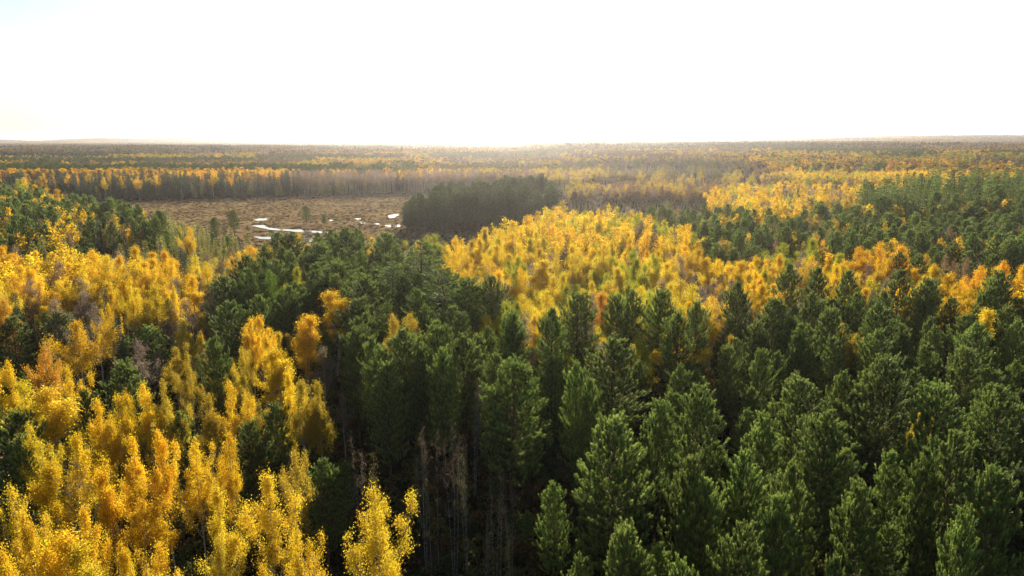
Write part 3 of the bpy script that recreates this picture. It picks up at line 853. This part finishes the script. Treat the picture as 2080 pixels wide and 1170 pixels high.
# ------------------------------------------------------------------ where every tree stands
# zone: (polygon, spacing, [(weight, kind, tint, hmin, hmax, width factor)])
ZONES = [
    ('clearing', Z_CLEARING, 7.0, [(0.86, None, '', 0, 0, 0), (0.14, 'larch', 'larch', 4, 7, 1)]),
    ('clearing', Z_CLEARING2, 6.0, [(0.8, None, '', 0, 0, 0), (0.2, 'pine', 'pine', 5, 9, 1)]),
    ('gap', Z_GAP, 4.6, [(0.07, 'birch', 'olive', 8, 13, 1.0), (0.58, None, '', 0, 0, 0), (0.35, 'pine', 'pine', 4, 9, 1.1)]),
    ('aspen_near', Z_ASPEN_NEAR, 4.7, [(0.12, 'aspen', 'gold', 11, 17.5, 1.1), (0.06, 'aspen', 'lemon', 11, 17, 1.1), (0.10, 'aspen', 'dull', 10, 16, 1.1), (0.05, 'aspen', 'amber', 11, 17, 1.2), (0.17, 'bare', 'mauve', 11, 16, 1.1), (0.16, 'pine', 'pine', 8, 13, 1.1), (0.10, 'spruce', 'spruce', 8, 13, 1.2), (0.24, None, '', 0, 0, 0)]),
    ('aspen_mid', Z_ASPEN_MID, 4.7, [(0.56, 'aspen', 'gold', 14, 19.5, 1.2), (0.16, 'aspen', 'amber', 14, 19, 1.2), (0.14, 'aspen', 'lemon', 14, 19, 1.2), (0.12, 'bare', 'mauve', 15, 18, 1.2), (0.02, 'spruce', 'spruce', 14, 19, 1.2)]),
    ('gold_patch', Z_GOLD_PATCH, 4.8, [(0.44, 'aspen', 'gold', 14, 19.5, 1.2), (0.15, 'aspen', 'lemon', 14, 20, 1.2), (0.14, 'aspen', 'yellowgreen', 14, 19, 1.2), (0.13, 'aspen', 'orangegold', 14, 19, 1.2), (0.12, 'bare', 'mauve', 15, 18, 1.2), (0.02, 'spruce', 'spruce', 15, 20, 1.2)]),
    ('gold_strip', Z_GOLD_STRIP, 4.6, [(0.4, 'aspen', 'gold', 15, 18, 1.2), (0.2, 'aspen', 'orangegold', 15, 18, 1.2), (0.25, 'bare', 'mauve', 14, 17, 1.2), (0.15, 'aspen', 'yellowgreen', 14, 18, 1.2)]),
    ('pine_right', Z_PINE_RIGHT, 5.2, [(0.97, 'pine', 'pine', 14, 19.5, 1), (0.03, 'aspen', 'dull', 12, 16, 0.9)]),
    ('pine_centre', Z_PINE_CENTRE, 4.6, [(0.86, 'pine', 'pine', 15, 19.5, 1.05), (0.08, 'white_pine', 'pine', 17, 20, 0.8), (0.06, 'aspen', 'dull', 12, 16, 1)]),
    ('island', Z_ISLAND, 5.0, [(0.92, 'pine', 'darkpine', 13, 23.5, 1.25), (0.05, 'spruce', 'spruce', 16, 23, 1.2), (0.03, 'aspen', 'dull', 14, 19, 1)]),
    ('pine_dark', Z_PINE_DARK, 4.8, [(0.70, 'pine', 'pine', 14, 19, 1.2), (0.06, 'spruce', 'spruce', 15, 20, 1), (0.11, 'aspen', 'dull', 13, 18, 1), (0.05, 'aspen', 'amber', 14, 18, 1), (0.08, 'bare', 'rust', 13, 17, 1)]),
    ('dark_left', Z_DARK_LEFT, 4.6, [(0.50, 'pine', 'pine', 15, 22, 1.15), (0.18, 'spruce', 'spruce', 15, 21, 1.2), (0.10, 'aspen', 'amber', 15, 20, 1), (0.10, 'aspen', 'gold', 16, 20, 1), (0.12, 'bare', 'rust', 14, 19, 1)]),
    ('larch_left', Z_LARCH_LEFT, 4.2, [(0.40, 'larch', 'larch', 12, 17, 1.1), (0.26, 'spruce', 'spruce', 12, 17, 1.1), (0.16, 'pine', 'pine', 11, 15, 1.1), (0.10, 'bare', 'rust', 11, 15, 1), (0.08, 'aspen', 'dull', 10, 14, 1)]),
    ('pine_far_right', Z_PINE_FAR_RIGHT, 5.0, [(0.36, 'pine', 'pine', 12, 24, 1.2), (0.14, 'white_pine', 'pine', 20, 29, 0.75), (0.14, 'aspen', 'dull', 14, 20, 1.2), (0.10, 'aspen', 'gold', 14, 20, 1.2), (0.08, 'bare', 'rust', 14, 19, 1.1), (0.18, None, '', 0, 0, 0)]),
    ('gold_right', Z_GOLD_RIGHT, 5.2, [(0.20, 'aspen', 'gold', 13, 19, 1.2), (0.12, 'aspen', 'amber', 13, 19, 1.2), (0.20, 'aspen', 'dull', 13, 18, 1.2), (0.08, 'aspen', 'yellowgreen', 13, 18, 1.2), (0.28, 'bare', 'mauve', 13, 18, 1.1), (0.12, 'spruce', 'spruce', 12, 18, 1.2)]),
]
HALF_ANGLE = math.radians(46)
NEAR_R = 330.0

def wild_pick(x, y, rnd, n1, n2, n3=0.0):
    """mixed woodland away from the zones: patches of gold, bare brown and dark conifer"""
    a = math.atan2(x, y); r = math.hypot(x, y)
    if a < -0.10 and 225 < r < 505:
        return ('larch' if rnd < 0.2 else 'spruce', 'larch' if rnd < 0.2 else 'spruce', 8 + 12 * rnd, 1.1) if rnd < 0.45 else (None, '', 0, 0)
    edge = 500 < y < 690 and -520 < x < -30
    if edge:
        front = y < 625 + 10 * math.sin(x * 0.07)
        c = 0.75 if x < -180 else 0.15
        if front and rnd < c:
            return 'spruce', 'spruce', 8 + 14 * (rnd * 7.3 % 1), 1.5
        if front and rnd > 0.8:
            return 'larch', 'larch' if rnd > 0.9 else 'olive', 6 + 8 * (rnd * 31 % 1), 1.6
        if x > -215 and rnd < 0.85:
            return 'bare', 'mauve' if rnd < 0.7 else 'rust', 16 + 4 * rnd, 1.1
        if rnd > 0.9:
            return 'bare', 'mauve', 18, 1
        return 'aspen', ('gold', 'amber', 'orange')[int(rnd * 37) % 3], 17 + 3 * rnd, 1.1
    if (n3 > 0.66 and r < 1500) and rnd < 0.96:
        return None, '', 0, 0
    gold = n1 + (0.12 if a < -0.12 and r < 1100 else 0) + (0.13 if a > 0.35 and 600 < r < 1300 else 0) - (0.26 if -0.1 < a < 0.33 else 0)
    con = n2 - (0.3 if -0.14 < a < 0.33 and r < 1100 else 0)
    if con > 0.58 or (con > 0.5 and rnd < 0.3):
        return ('spruce', 'spruce', 14 + 6 * rnd, 1.25) if rnd < 0.35 else ('pine', 'pine', 16 + 6 * rnd, 1.2)
    if gold > (0.56 if r < 900 else 0.62):
        return 'aspen', ('rust', 'orange', 'dull', 'gold', 'amber', 'dull', 'yellowgreen', 'dull')[int((gold - 0.56) * 22 + rnd * 3.2) % 8], 16 + 4 * rnd, 1.2
    if rnd < 0.55:
        return 'bare', ('mauve', 'rust')[int(rnd * 977) % 2], 15 + 4 * rnd, 1.2
    return 'aspen', ('olive', 'rust', 'olive', 'dull', 'rust')[int(max(0, gold) * 6 + rnd * 2.2) % 5], 15 + 4 * rnd, 1.25

def jit_tint(key, rnd):
    c = TINT[key]
    k = rnd.uniform(0.82, 1.16); g = rnd.uniform(0.93, 1.07)
    return (min(0.9, c[0] * k), min(0.9, c[1] * k * g), c[2] * k)

rnd = random.Random(7)
TREES = []            # dict per tree
grid = {}
def free(x, y, s):
    i, j = int(x // 4), int(y // 4)
    k = int(s // 4) + 1
    for a in range(i - k, i + k + 1):
        for b in range(j - k, j + k + 1):
            for (u, v, w) in grid.get((a, b), ()):
                if (u - x) ** 2 + (v - y) ** 2 < (0.5 * (s + w)) ** 2:
                    return False
    return True
def put(x, y, s):
    grid.setdefault((int(x // 4), int(y // 4)), []).append((x, y, s))

for (kind, x, y, h, w, tint, var) in HAND:
    k2 = 'bare' if kind == 'aspen' and tint == 'mauve' else kind
    TREES.append(dict(kind=k2, x=x, y=y, h=h, w=w * {'pine': 1.2, 'aspen': 1.08}.get(kind, 1.05), tint=jit_tint(tint, rnd), key=tint, var=var, hand=True, zone=''))
    put(x, y, {'white_pine': 6.0}.get(kind, max(3.0, min(5.0, w * 0.8))))

cand = RNG.uniform(0, 1, (34000, 2))
cr_ = NEAR_R * np.sqrt(cand[:, 0] * (1 - (22 / NEAR_R) ** 2) + (22 / NEAR_R) ** 2)
ca_ = (cand[:, 1] * 2 - 1) * HALF_ANGLE
cx_, cy_ = cr_ * np.sin(ca_), cr_ * np.cos(ca_)
zone_of = np.full(len(cx_), -1)
for zi, zz in reversed(list(enumerate(ZONES))):
    zone_of[in_poly(cx_, cy_, zz[1])] = zi
meadow_in = in_poly(cx_, cy_, Z_MEADOW)
N1 = vnoise(cx_, cy_, 60, 1); N2 = vnoise(cx_, cy_, 75, 2)
ISL_X0 = min(p[0] for p in Z_ISLAND)
def pick(mix, r):
    acc = 0
    for row in mix:
        acc += row[0]
        if r <= acc:
            return row
    return mix[-1]
for i in range(len(cx_)):
    x, y = float(cx_[i]), float(cy_[i])
    zi = zone_of[i]
    if meadow_in[i] and zi < 0:
        continue
    if zi >= 0:
        name, _, sp, mix = ZONES[zi]
        row = pick(mix, rnd.random())
        if not free(x, y, sp):
            continue
        put(x, y, sp)
        if row[1] is None:
            continue
        hh = rnd.uniform(row[3], row[4])
        dd = math.hypot(x, y)
        if name == 'aspen_near' and dd < 105 and row[1] == 'aspen' and rnd.random() < 0.8:
            continue
        if name == 'gold_patch' and row[1] == 'aspen':
            if -2 < x < 36 and dd < 180:
                row = (0, 'aspen', rnd.choice(('lemon', 'lemon', 'yellowgreen')), row[3], row[4], row[5])
            elif x / dd > 0.2 and dd < 175 and rnd.random() < 0.6:
                row = (0, 'bare', 'mauve', 14, 18, 1.1)
        if name in ('aspen_near', 'pine_right') and dd < 120:
            hh *= 0.78 + 0.22 * max(0, (dd - 70) / 50)          # the leaders of the stand are placed one by one; these fill in below them
        TREES.append(dict(kind=row[1], x=x, y=y, h=hh, w=None, wf=row[5], tint=jit_tint(row[2], rnd), key=row[2], var=-1, hand=False, zone=name))
    else:
        if math.hypot(x, y) < 140 or not free(x, y, 4.6):
            continue
        put(x, y, 4.6)
        k, t, hh, wf = wild_pick(x, y, rnd.random(), N1[i], N2[i])
        if k is None:
            continue
        TREES.append(dict(kind=k, x=x, y=y, h=hh, w=None, wf=wf, tint=jit_tint(t, rnd), key=t, var=-1, hand=False, zone='wild'))

def to_px(x, y, z):
    c, s = math.cos(PITCH), math.sin(PITCH)
    dz = z - CAM_Z
    f = y * c - dz * s
    u = y * s + dz * c
    if f < 1:
        return -9e9, 9e9
    return 1040 + 1387 * x / f, 585 - 1387 * u / f

for t in TREES:
    t['z'] = terrain(t['x'], t['y'])
    t['d'] = math.hypot(t['x'], t['y'])
    t['px'], t['py'] = to_px(t['x'], t['y'], t['z'] + t['h'])
    t['seen'] = -15 < t['px'] < 2095 and 270 < t['py'] < 1165

# the largest in view of each kind stand as trees of their own; the rest join the woodland behind
QUOTA = {'aspen': 300, 'pine': 300, 'white_pine': 40, 'spruce': 60, 'larch': 60, 'birch': 40, 'bare': 110}
HIDDEN = set()
#@HIDDEN@
OWN, REST = [], []
for kind, q in QUOTA.items():
    L_ = sorted((t for t in TREES if t['kind'] == kind), key=lambda t: (not t['seen'], not t['hand'], t['d'] / max(5, t['h'])))
    n = 0
    for t in L_:
        key = (round(t['x'], 1), round(t['y'], 1))
        if t['seen'] and n < q and key not in HIDDEN:
            OWN.append(t); n += 1
        else:
            REST.append(t)

WORD = {'aspen': 'aspen', 'bare': 'thinly leaved aspen', 'pine': 'pine', 'white_pine': 'tall layered pine', 'spruce': 'spruce', 'larch': 'larch', 'birch': 'birch'}
NAME = {'aspen': 'aspen_tree', 'bare': 'bare_aspen_tree', 'pine': 'pine_tree', 'white_pine': 'layered_pine_tree', 'spruce': 'spruce_tree', 'larch': 'larch_tree', 'birch': 'birch_tree'}
TONE = {'gold': 'golden yellow', 'lemon': 'lemon yellow', 'amber': 'amber', 'orange': 'orange-topped', 'orangegold': 'bright orange-gold', 'dull': 'dull gold', 'yellowgreen': 'yellow-green',
        'green': 'leaf-green', 'rust': 'rust brown', 'mauve': 'greyish', 'birchleaf': 'brown-leaved', 'olive': 'olive', 'pine': 'dark green', 'darkpine': 'blackish green', 'spruce': 'blackish spire-like', 'larch': 'olive-gold'}
ORD = ['first', 'second', 'third', 'fourth', 'fifth', 'sixth', 'seventh', 'eighth', 'ninth', 'tenth', 'eleventh', 'twelfth', 'thirteenth', 'fourteenth', 'fifteenth', 'sixteenth', 'seventeenth',
       'eighteenth', 'nineteenth', 'twentieth']
def region(t):
    x, y = t['px'], t['py']
    if y < 430 and t['d'] > 220:
        return 'beyond the meadow' if x < 850 else 'of the far slope'
    if t['kind'] == 'birch' or (t['zone'] == 'gap'):
        return 'in the dark gap'
    if y > 560:
        return 'of the lower left stand' if x < 640 else ('of the dark middle stand' if x < 1060 else 'of the right-hand plantation')
    return 'of the left middle stand' if x < 480 else ('of the central dark clump' if x < 890 else ('of the central golden patch' if x < 1440 else 'of the right middle strip'))
buckets = {}
for t in OWN:
    buckets.setdefault((t['kind'], region(t)), []).append(t)
for (kind, reg), L_ in buckets.items():
    L_.sort(key=lambda t: t['d'])
    per = 12 if len(L_) > 24 else max(1, len(L_))
    rows = [L_[i:i + per] for i in range(0, len(L_), per)]
    for ri, row in enumerate(rows):
        row.sort(key=lambda t: t['px'])
        for ci, t in enumerate(row):
            tone = TONE[t['key']]
            rk = f"{ORD[ci] if ci < 20 else str(ci + 1) + 'th'} {WORD[kind].split()[-1]} from the left"
            adj = {'bare': 'thin-leaved ', 'white_pine': 'tall layered '}.get(kind, '')
            if len(rows) > 1:
                rn = 'front row' if ri == 0 else (ORD[ri] + ' row' if ri < 20 else f'row {ri + 1}')
                t['label'] = f"{tone} {adj}tree, {rk}, {rn} {reg}"
            elif len(L_) == 1:
                t['label'] = f"{tone} {adj}{WORD[kind].split()[-1]}, the only one {reg}"
            else:
                t['label'] = f"{tone} {adj}tree, {rk} {reg}"
GROUP = {'aspen': 'autumn aspens in leaf', 'bare': 'aspens that have dropped most leaves', 'pine': 'dark green pines', 'white_pine': 'tall layered pines', 'spruce': 'dark spruces', 'larch': 'olive larches', 'birch': 'white-stemmed birches in the gap'}

def place(t):
    k = t['kind']
    kit = NEAR[k]
    r = random.Random(int(t['x'] * 131 + t['y'] * 977))
    var = t['var'] if 0 <= t['var'] < len(kit) else r.randrange(len(kit))
    tm, cm, H, R = kit[var]
    e = bpy.data.objects.new(NAME[k], None)
    e.empty_display_size = 1.0
    sz = t['h'] / H
    sx = t['w'] / (2 * R) if t['w'] else sz * t.get('wf', 1) * r.uniform(0.92, 1.12)
    sx = max(0.55 * sz, min(1.9 * sz, sx))
    e.location = (t['x'], t['y'], t['z'] - 0.05)
    e.rotation_euler = (r.uniform(-0.02, 0.02), r.uniform(-0.02, 0.02), r.uniform(0, 6.28))
    e.scale = (sx, sx, sz)
    link(e)
    e["label"] = t['label']; e["category"] = 'tree'; e["group"] = GROUP[k]
    a = link(bpy.data.objects.new("trunk", tm), e)
    b = link(bpy.data.objects.new("crown", cm), e)
    b["tint"] = [float(c) for c in t['tint']]
for t in sorted(OWN, key=lambda t: t['d']):
    place(t)

# ------------------------------------------------------------------ woodland masses (stuff): points carrying instanced trees
def scatter(name, label, kit, pos, idx, rot, scl, tint, category):
    col = bpy.data.collections.new("kit_" + name)
    for i, me in enumerate(kit):
        col.objects.link(bpy.data.objects.new(f"{name}_{i:02d}", me))
    me = bpy.data.meshes.new(name)
    n = len(pos)
    me.vertices.add(n); me.vertices.foreach_set("co", np.asarray(pos, np.float32).ravel())
    a = me.attributes.new("pick", 'INT', 'POINT'); a.data.foreach_set("value", np.asarray(idx, np.int32))
    a = me.attributes.new("spin", 'FLOAT_VECTOR', 'POINT'); a.data.foreach_set("vector", np.stack([np.zeros(n), np.zeros(n), rot], 1).astype(np.float32).ravel())
    a = me.attributes.new("size", 'FLOAT_VECTOR', 'POINT'); a.data.foreach_set("vector", np.asarray(scl, np.float32).ravel())
    a = me.attributes.new("tint", 'FLOAT_COLOR', 'POINT'); a.data.foreach_set("color", np.concatenate([np.asarray(tint), np.ones((n, 1))], 1).astype(np.float32).ravel())
    o = link(bpy.data.objects.new(name, me))
    g = bpy.data.node_groups.new("plant_" + name, 'GeometryNodeTree')
    g.interface.new_socket("Geometry", in_out='INPUT', socket_type='NodeSocketGeometry')
    g.interface.new_socket("Geometry", in_out='OUTPUT', socket_type='NodeSocketGeometry')
    gi, go = g.nodes.new("NodeGroupInput"), g.nodes.new("NodeGroupOutput")
    ci = g.nodes.new("GeometryNodeCollectionInfo"); ci.inputs["Collection"].default_value = col
    ci.inputs["Separate Children"].default_value = True; ci.inputs["Reset Children"].default_value = True
    ip = g.nodes.new("GeometryNodeInstanceOnPoints"); ip.inputs["Pick Instance"].default_value = True
    def attr(nm, tp):
        q = g.nodes.new("GeometryNodeInputNamedAttribute"); q.data_type = tp; q.inputs["Name"].default_value = nm
        return q.outputs["Attribute"]
    g.links.new(gi.outputs[0], ip.inputs["Points"]); g.links.new(ci.outputs[0], ip.inputs["Instance"])
    g.links.new(attr("pick", 'INT'), ip.inputs["Instance Index"])
    er = g.nodes.new("FunctionNodeEulerToRotation"); g.links.new(attr("spin", 'FLOAT_VECTOR'), er.inputs[0])
    g.links.new(er.outputs[0], ip.inputs["Rotation"]); g.links.new(attr("size", 'FLOAT_VECTOR'), ip.inputs["Scale"])
    g.links.new(ip.outputs[0], go.inputs[0])
    md = o.modifiers.new("plant", 'NODES'); md.node_group = g
    o["kind"] = "stuff"; o["label"] = label; o["category"] = category
    return o

def kit_table(kit):
    meshes, at = [], {}
    for k, L_ in kit.items():
        at[k] = []
        for (me, H, R) in L_:
            at[k].append((len(meshes), H, R)); meshes.append(me)
    return meshes, at

def scatter_trees(name, label, kit, rows):
    meshes, at = kit_table(kit)
    pos, idx, rot, scl, tint = [], [], [], [], []
    r = random.Random(3)
    for (k, x, y, z, h, wf, c) in rows:
        i, H, R = at[k][r.randrange(len(at[k]))]
        s = h / H; w = s * wf * r.uniform(0.9, 1.15)
        pos.append((x, y, z - 0.1)); idx.append(i); rot.append(r.uniform(0, 6.28)); scl.append((w, w, s)); tint.append(c)
    scatter(name, label, meshes, pos, idx, rot, scl, tint, 'woodland')

rows = [('bare' if t['kind'] == 'birch' else t['kind'], t['x'], t['y'], t['z'], t['h'], t.get('wf', 1.0), t['tint']) for t in REST]
scatter_trees("mixed_woodland", "mixed gold and dark green woodland filling in behind the nearer trees", MID, rows)

def belt(r0, r1, sp, kitname):
    """jittered grid of trees between two distances"""
    xs = np.arange(-r1, r1, sp); ys = np.arange(0, r1, sp)
    X, Y = np.meshgrid(xs, ys); X, Y = X.ravel(), Y.ravel()
    X = X + RNG.uniform(-0.42, 0.42, X.shape) * sp; Y = Y + RNG.uniform(-0.42, 0.42, Y.shape) * sp
    R_ = np.hypot(X, Y)
    ok = (R_ > r0) & (R_ < r1) & (np.abs(np.arctan2(X, Y)) < HALF_ANGLE) & ~(in_poly(X, Y, Z_MEADOW) & ~in_poly(X, Y, Z_ISLAND))
    X, Y = X[ok], Y[ok]
    zo = np.full(len(X), -1)
    for zi, zz in reversed(list(enumerate(ZONES))):
        zo[in_poly(X, Y, zz[1])] = zi
    n1, n2 = vnoise(X * 0.7, Y, 130, 1) * 0.7 + 0.3 * vnoise(X, Y, 35, 8), vnoise(X * 0.5, Y, 150, 2) * 0.8 + 0.2 * vnoise(X, Y, 40, 9)
    n3 = vnoise(X * 0.45, Y, 70, 21)
    out = []
    for i in range(len(X)):
        x, y = float(X[i]), float(Y[i])
        if not free(x, y, 3.4):
            continue
        if zo[i] >= 0:
            row = pick(ZONES[zo[i]][3], rnd.random())
            if row[1] is None or row[1] == 'birch':
                continue
            k, t, h, wf = row[1], row[2], rnd.uniform(row[3], row[4]), row[5]
            if ZONES[zo[i]][0] == 'island':
                h *= (0.62 + 0.38 * step01((x - ISL_X0 + 4) / 26)) * (0.86 + 0.3 * float(vnoise(x, y, 16, 31)))
        else:
            k, t, h, wf = wild_pick(x, y, rnd.random(), n1[i], n2[i], n3[i])
            if k is None:
                continue
        out.append((k, x, y, terrain(x, y), h, wf, jit_tint(t, rnd)))
    return out
scatter_trees("far_woodland", "hazy autumn forest stretching away beyond the meadow and stands", MID, belt(NEAR_R, 720, 5.2, 'mid'))
scatter_trees("distant_woodland", "distant patchwork of gold, brown and green forest under the horizon", LOW, [r[:5] + (r[5] * 1.3,) + r[6:] for r in belt(720, 1500, 7.8, 'low')])

def tile_mesh(seed, size=80.0):
    rng = np.random.default_rng(seed)
    g = Geo()
    n = int(size * size / 46)
    for i in range(n):
        cx, cy = rng.uniform(-size / 2, size / 2, 2)
        h = rng.uniform(13, 20); con = rng.uniform() < 0.25
        k = 16
        t = rng.uniform(0.3, 1, k) * h
        rad = (1.0 if con else 2.6) * np.sqrt(np.clip(1.15 - t / h, 0, 1)) * rng.uniform(0.3, 1.1, k)
        a = rng.uniform(0, 6.28, k)
        C = np.stack([cx + rad * np.cos(a), cy + rad * np.sin(a), t], 1)
        v = np.clip((rng.uniform(0.0, 0.25) if con else rng.uniform(0.4, 0.7)) + rng.uniform(-0.1, 0.15, k), 0, 1)
        g.leaves(C, 2.6, rng, v)
    return g
M_TILE = leaf_mat("forest_canopy", 0.12, 0.0, 0.04, 0.25, 1.35)
TILES = [tile_mesh(90 + i).mesh("canopy_patch", [M_TILE]) for i in range(4)]
def tiles():
    pos, idx, rot, scl, tint = [], [], [], [], []
    r_ = 1500.0 - 40
    r = random.Random(4)
    while r_ < 11000:
        st = 74.0 if r_ < 4000 else 110.0
        n = int(2 * HALF_ANGLE * r_ / st)
        for j in range(n):
            a = -HALF_ANGLE + (j + r.uniform(0.2, 0.8)) * 2 * HALF_ANGLE / n
            rr = r_ + r.uniform(-0.15, 0.15) * st
            x, y = rr * math.sin(a), rr * math.cos(a)
            n1 = float(vnoise(x, y, 420, 12)) * 0.6 + 0.4 * float(vnoise(x, y, 150, 13))
            if n1 > 0.62:
                c = (0.34, 0.20, 0.04)
            elif n1 > 0.5:
                c = (0.25, 0.135, 0.055) if r.random() < 0.8 else TINT['mauve']
            elif n1 > 0.42:
                c = TINT['olive']
            else:
                c = (0.05, 0.062, 0.028)
            k = r.uniform(0.75, 1.1)
            pos.append((x, y, terrain(x, y) - 0.3)); idx.append(r.randrange(4)); rot.append(r.choice((0, 1.5708, 3.1416, 4.7124)) - a)
            s = st / 74.0
            scl.append((s, s, r.uniform(0.85, 1.2))); tint.append((c[0] * k, c[1] * k, c[2] * k))
        r_ += st * 0.95
    scatter("horizon_forest", "unbroken forest canopy running to the pale horizon and low hills", TILES, pos, idx, rot, scl, tint, 'forest')
tiles()

# ------------------------------------------------------------------ undergrowth and bog tussocks
def bush_mesh(seed, n=260, size=0.2, h=1.6, r=1.1):
    rng = np.random.default_rng(seed)
    g = Geo()
    d = unit(rng.normal(size=(n, 3))); d[:, 2] = np.abs(d[:, 2])
    C = d * (rng.uniform(0.4, 1, n) ** 0.5)[:, None] * np.array([r, r, h])
    C[:, :2] += 0.3 * np.sin(C[:, 2:3] * 3 + seed)
    g.leaves(C, size, rng, rng.uniform(0, 1, n))
    return g.mesh("bush_far", [M_LEAF])
def undergrowth():
    n = 5200
    q = RNG.uniform(0, 1, (n, 2))
    r_ = 20 + 190 * q[:, 0] ** 0.7; a = (q[:, 1] * 2 - 1) * HALF_ANGLE
    x, y = r_ * np.sin(a), r_ * np.cos(a)
    pos = np.stack([x, y, terrain_v(x, y) - 0.05], 1)
    s = RNG.uniform(0.6, 1.7, n)
    cols = np.array([TINT['bush'], (0.06, 0.09, 0.03), (0.16, 0.09, 0.035), TINT['olive']])[RNG.integers(0, 4, n)]
    scatter("undergrowth", "dark low shrubs on the shaded forest floor between trunks", [bush_mesh(i) for i in range(3)], pos, RNG.integers(0, 3, n), RNG.uniform(0, 6.28, n), np.stack([s, s, s * RNG.uniform(0.7, 1.4, n)], 1), cols, 'shrubs')
undergrowth()

def tussocks():
    P = np.array(Z_MEADOW); x0, y0 = P.min(0); x1, y1 = P.max(0)
    n = 26000
    x, y = RNG.uniform(x0, x1, n), RNG.uniform(y0, y1, n)
    ok = in_poly(x, y, Z_MEADOW)
    for w in WATER:
        w = np.array(w); c = w.mean(0)
        ok &= ~in_poly(x, y, [tuple(c + (p - c) * 1.12) for p in w])
    clump = vnoise(x, y, 9, 6) * 0.5 + vnoise(x, y, 26, 7) * 0.5
    ok &= RNG.uniform(0, 1, n) < 0.25 + clump
    x, y, clump = x[ok], y[ok], clump[ok]
    n = len(x)
    pal = np.array([(0.20, 0.125, 0.06), (0.12, 0.075, 0.05), (0.36, 0.25, 0.10), (0.26, 0.17, 0.075), (0.16, 0.14, 0.055), (0.08, 0.06, 0.04)])
    k = np.clip((vnoise(x, y, 30, 15) * 0.6 + RNG.uniform(0, 0.4, n)) * 6, 0, 5).astype(int)
    s = RNG.uniform(0.35, 0.85, n)
    scatter("sedge_tussocks", "rust and tan sedge tussocks covering the open bog meadow", [bush_mesh(40 + i, 46, 0.55, 0.55, 1.1) for i in range(3)],
            np.stack([x, y, np.full(n, 0.08) + terrain_v(x, y)], 1), RNG.integers(0, 3, n), RNG.uniform(0, 6.28, n), np.stack([s * 1.3, s, s * RNG.uniform(0.6, 1.3, n)], 1), (pal[k] * 0.6 + pal.mean(0) * 0.4) * 0.5, 'sedge')
tussocks()

# ------------------------------------------------------------------ haze
def haze():
    m, N, L = new_mat("evening_haze")
    out = N.new("ShaderNodeOutputMaterial"); v = N.new("ShaderNodeVolumePrincipled")
    v.inputs["Color"].default_value = (0.94, 0.88, 0.86, 1)
    v.inputs["Density"].default_value = 0.00005
    v.inputs["Anisotropy"].default_value = 0.74
    L.new(v.outputs[0], out.inputs["Volume"])
    X, Y0, Y1, Z0, Z1 = 11500, -300, 11800, -12, 125
    V = [(sx * X, y, z) for z in (Z0, Z1) for y in (Y0, Y1) for sx in (-1, 1)]
    F = [(0, 2, 3, 1), (4, 5, 7, 6), (0, 1, 5, 4), (2, 6, 7, 3), (0, 4, 6, 2), (1, 3, 7, 5)]
    me = bpy.data.meshes.new("haze"); me.from_pydata(V, [], F); me.materials.append(m)
    o = link(bpy.data.objects.new("haze", me)); o["kind"] = "stuff"; o["label"] = "thin evening haze lying over the whole forest"
haze()
print("TREES", len(TREES), "own", len(OWN), {k: sum(t['kind'] == k for t in OWN) for k in QUOTA})
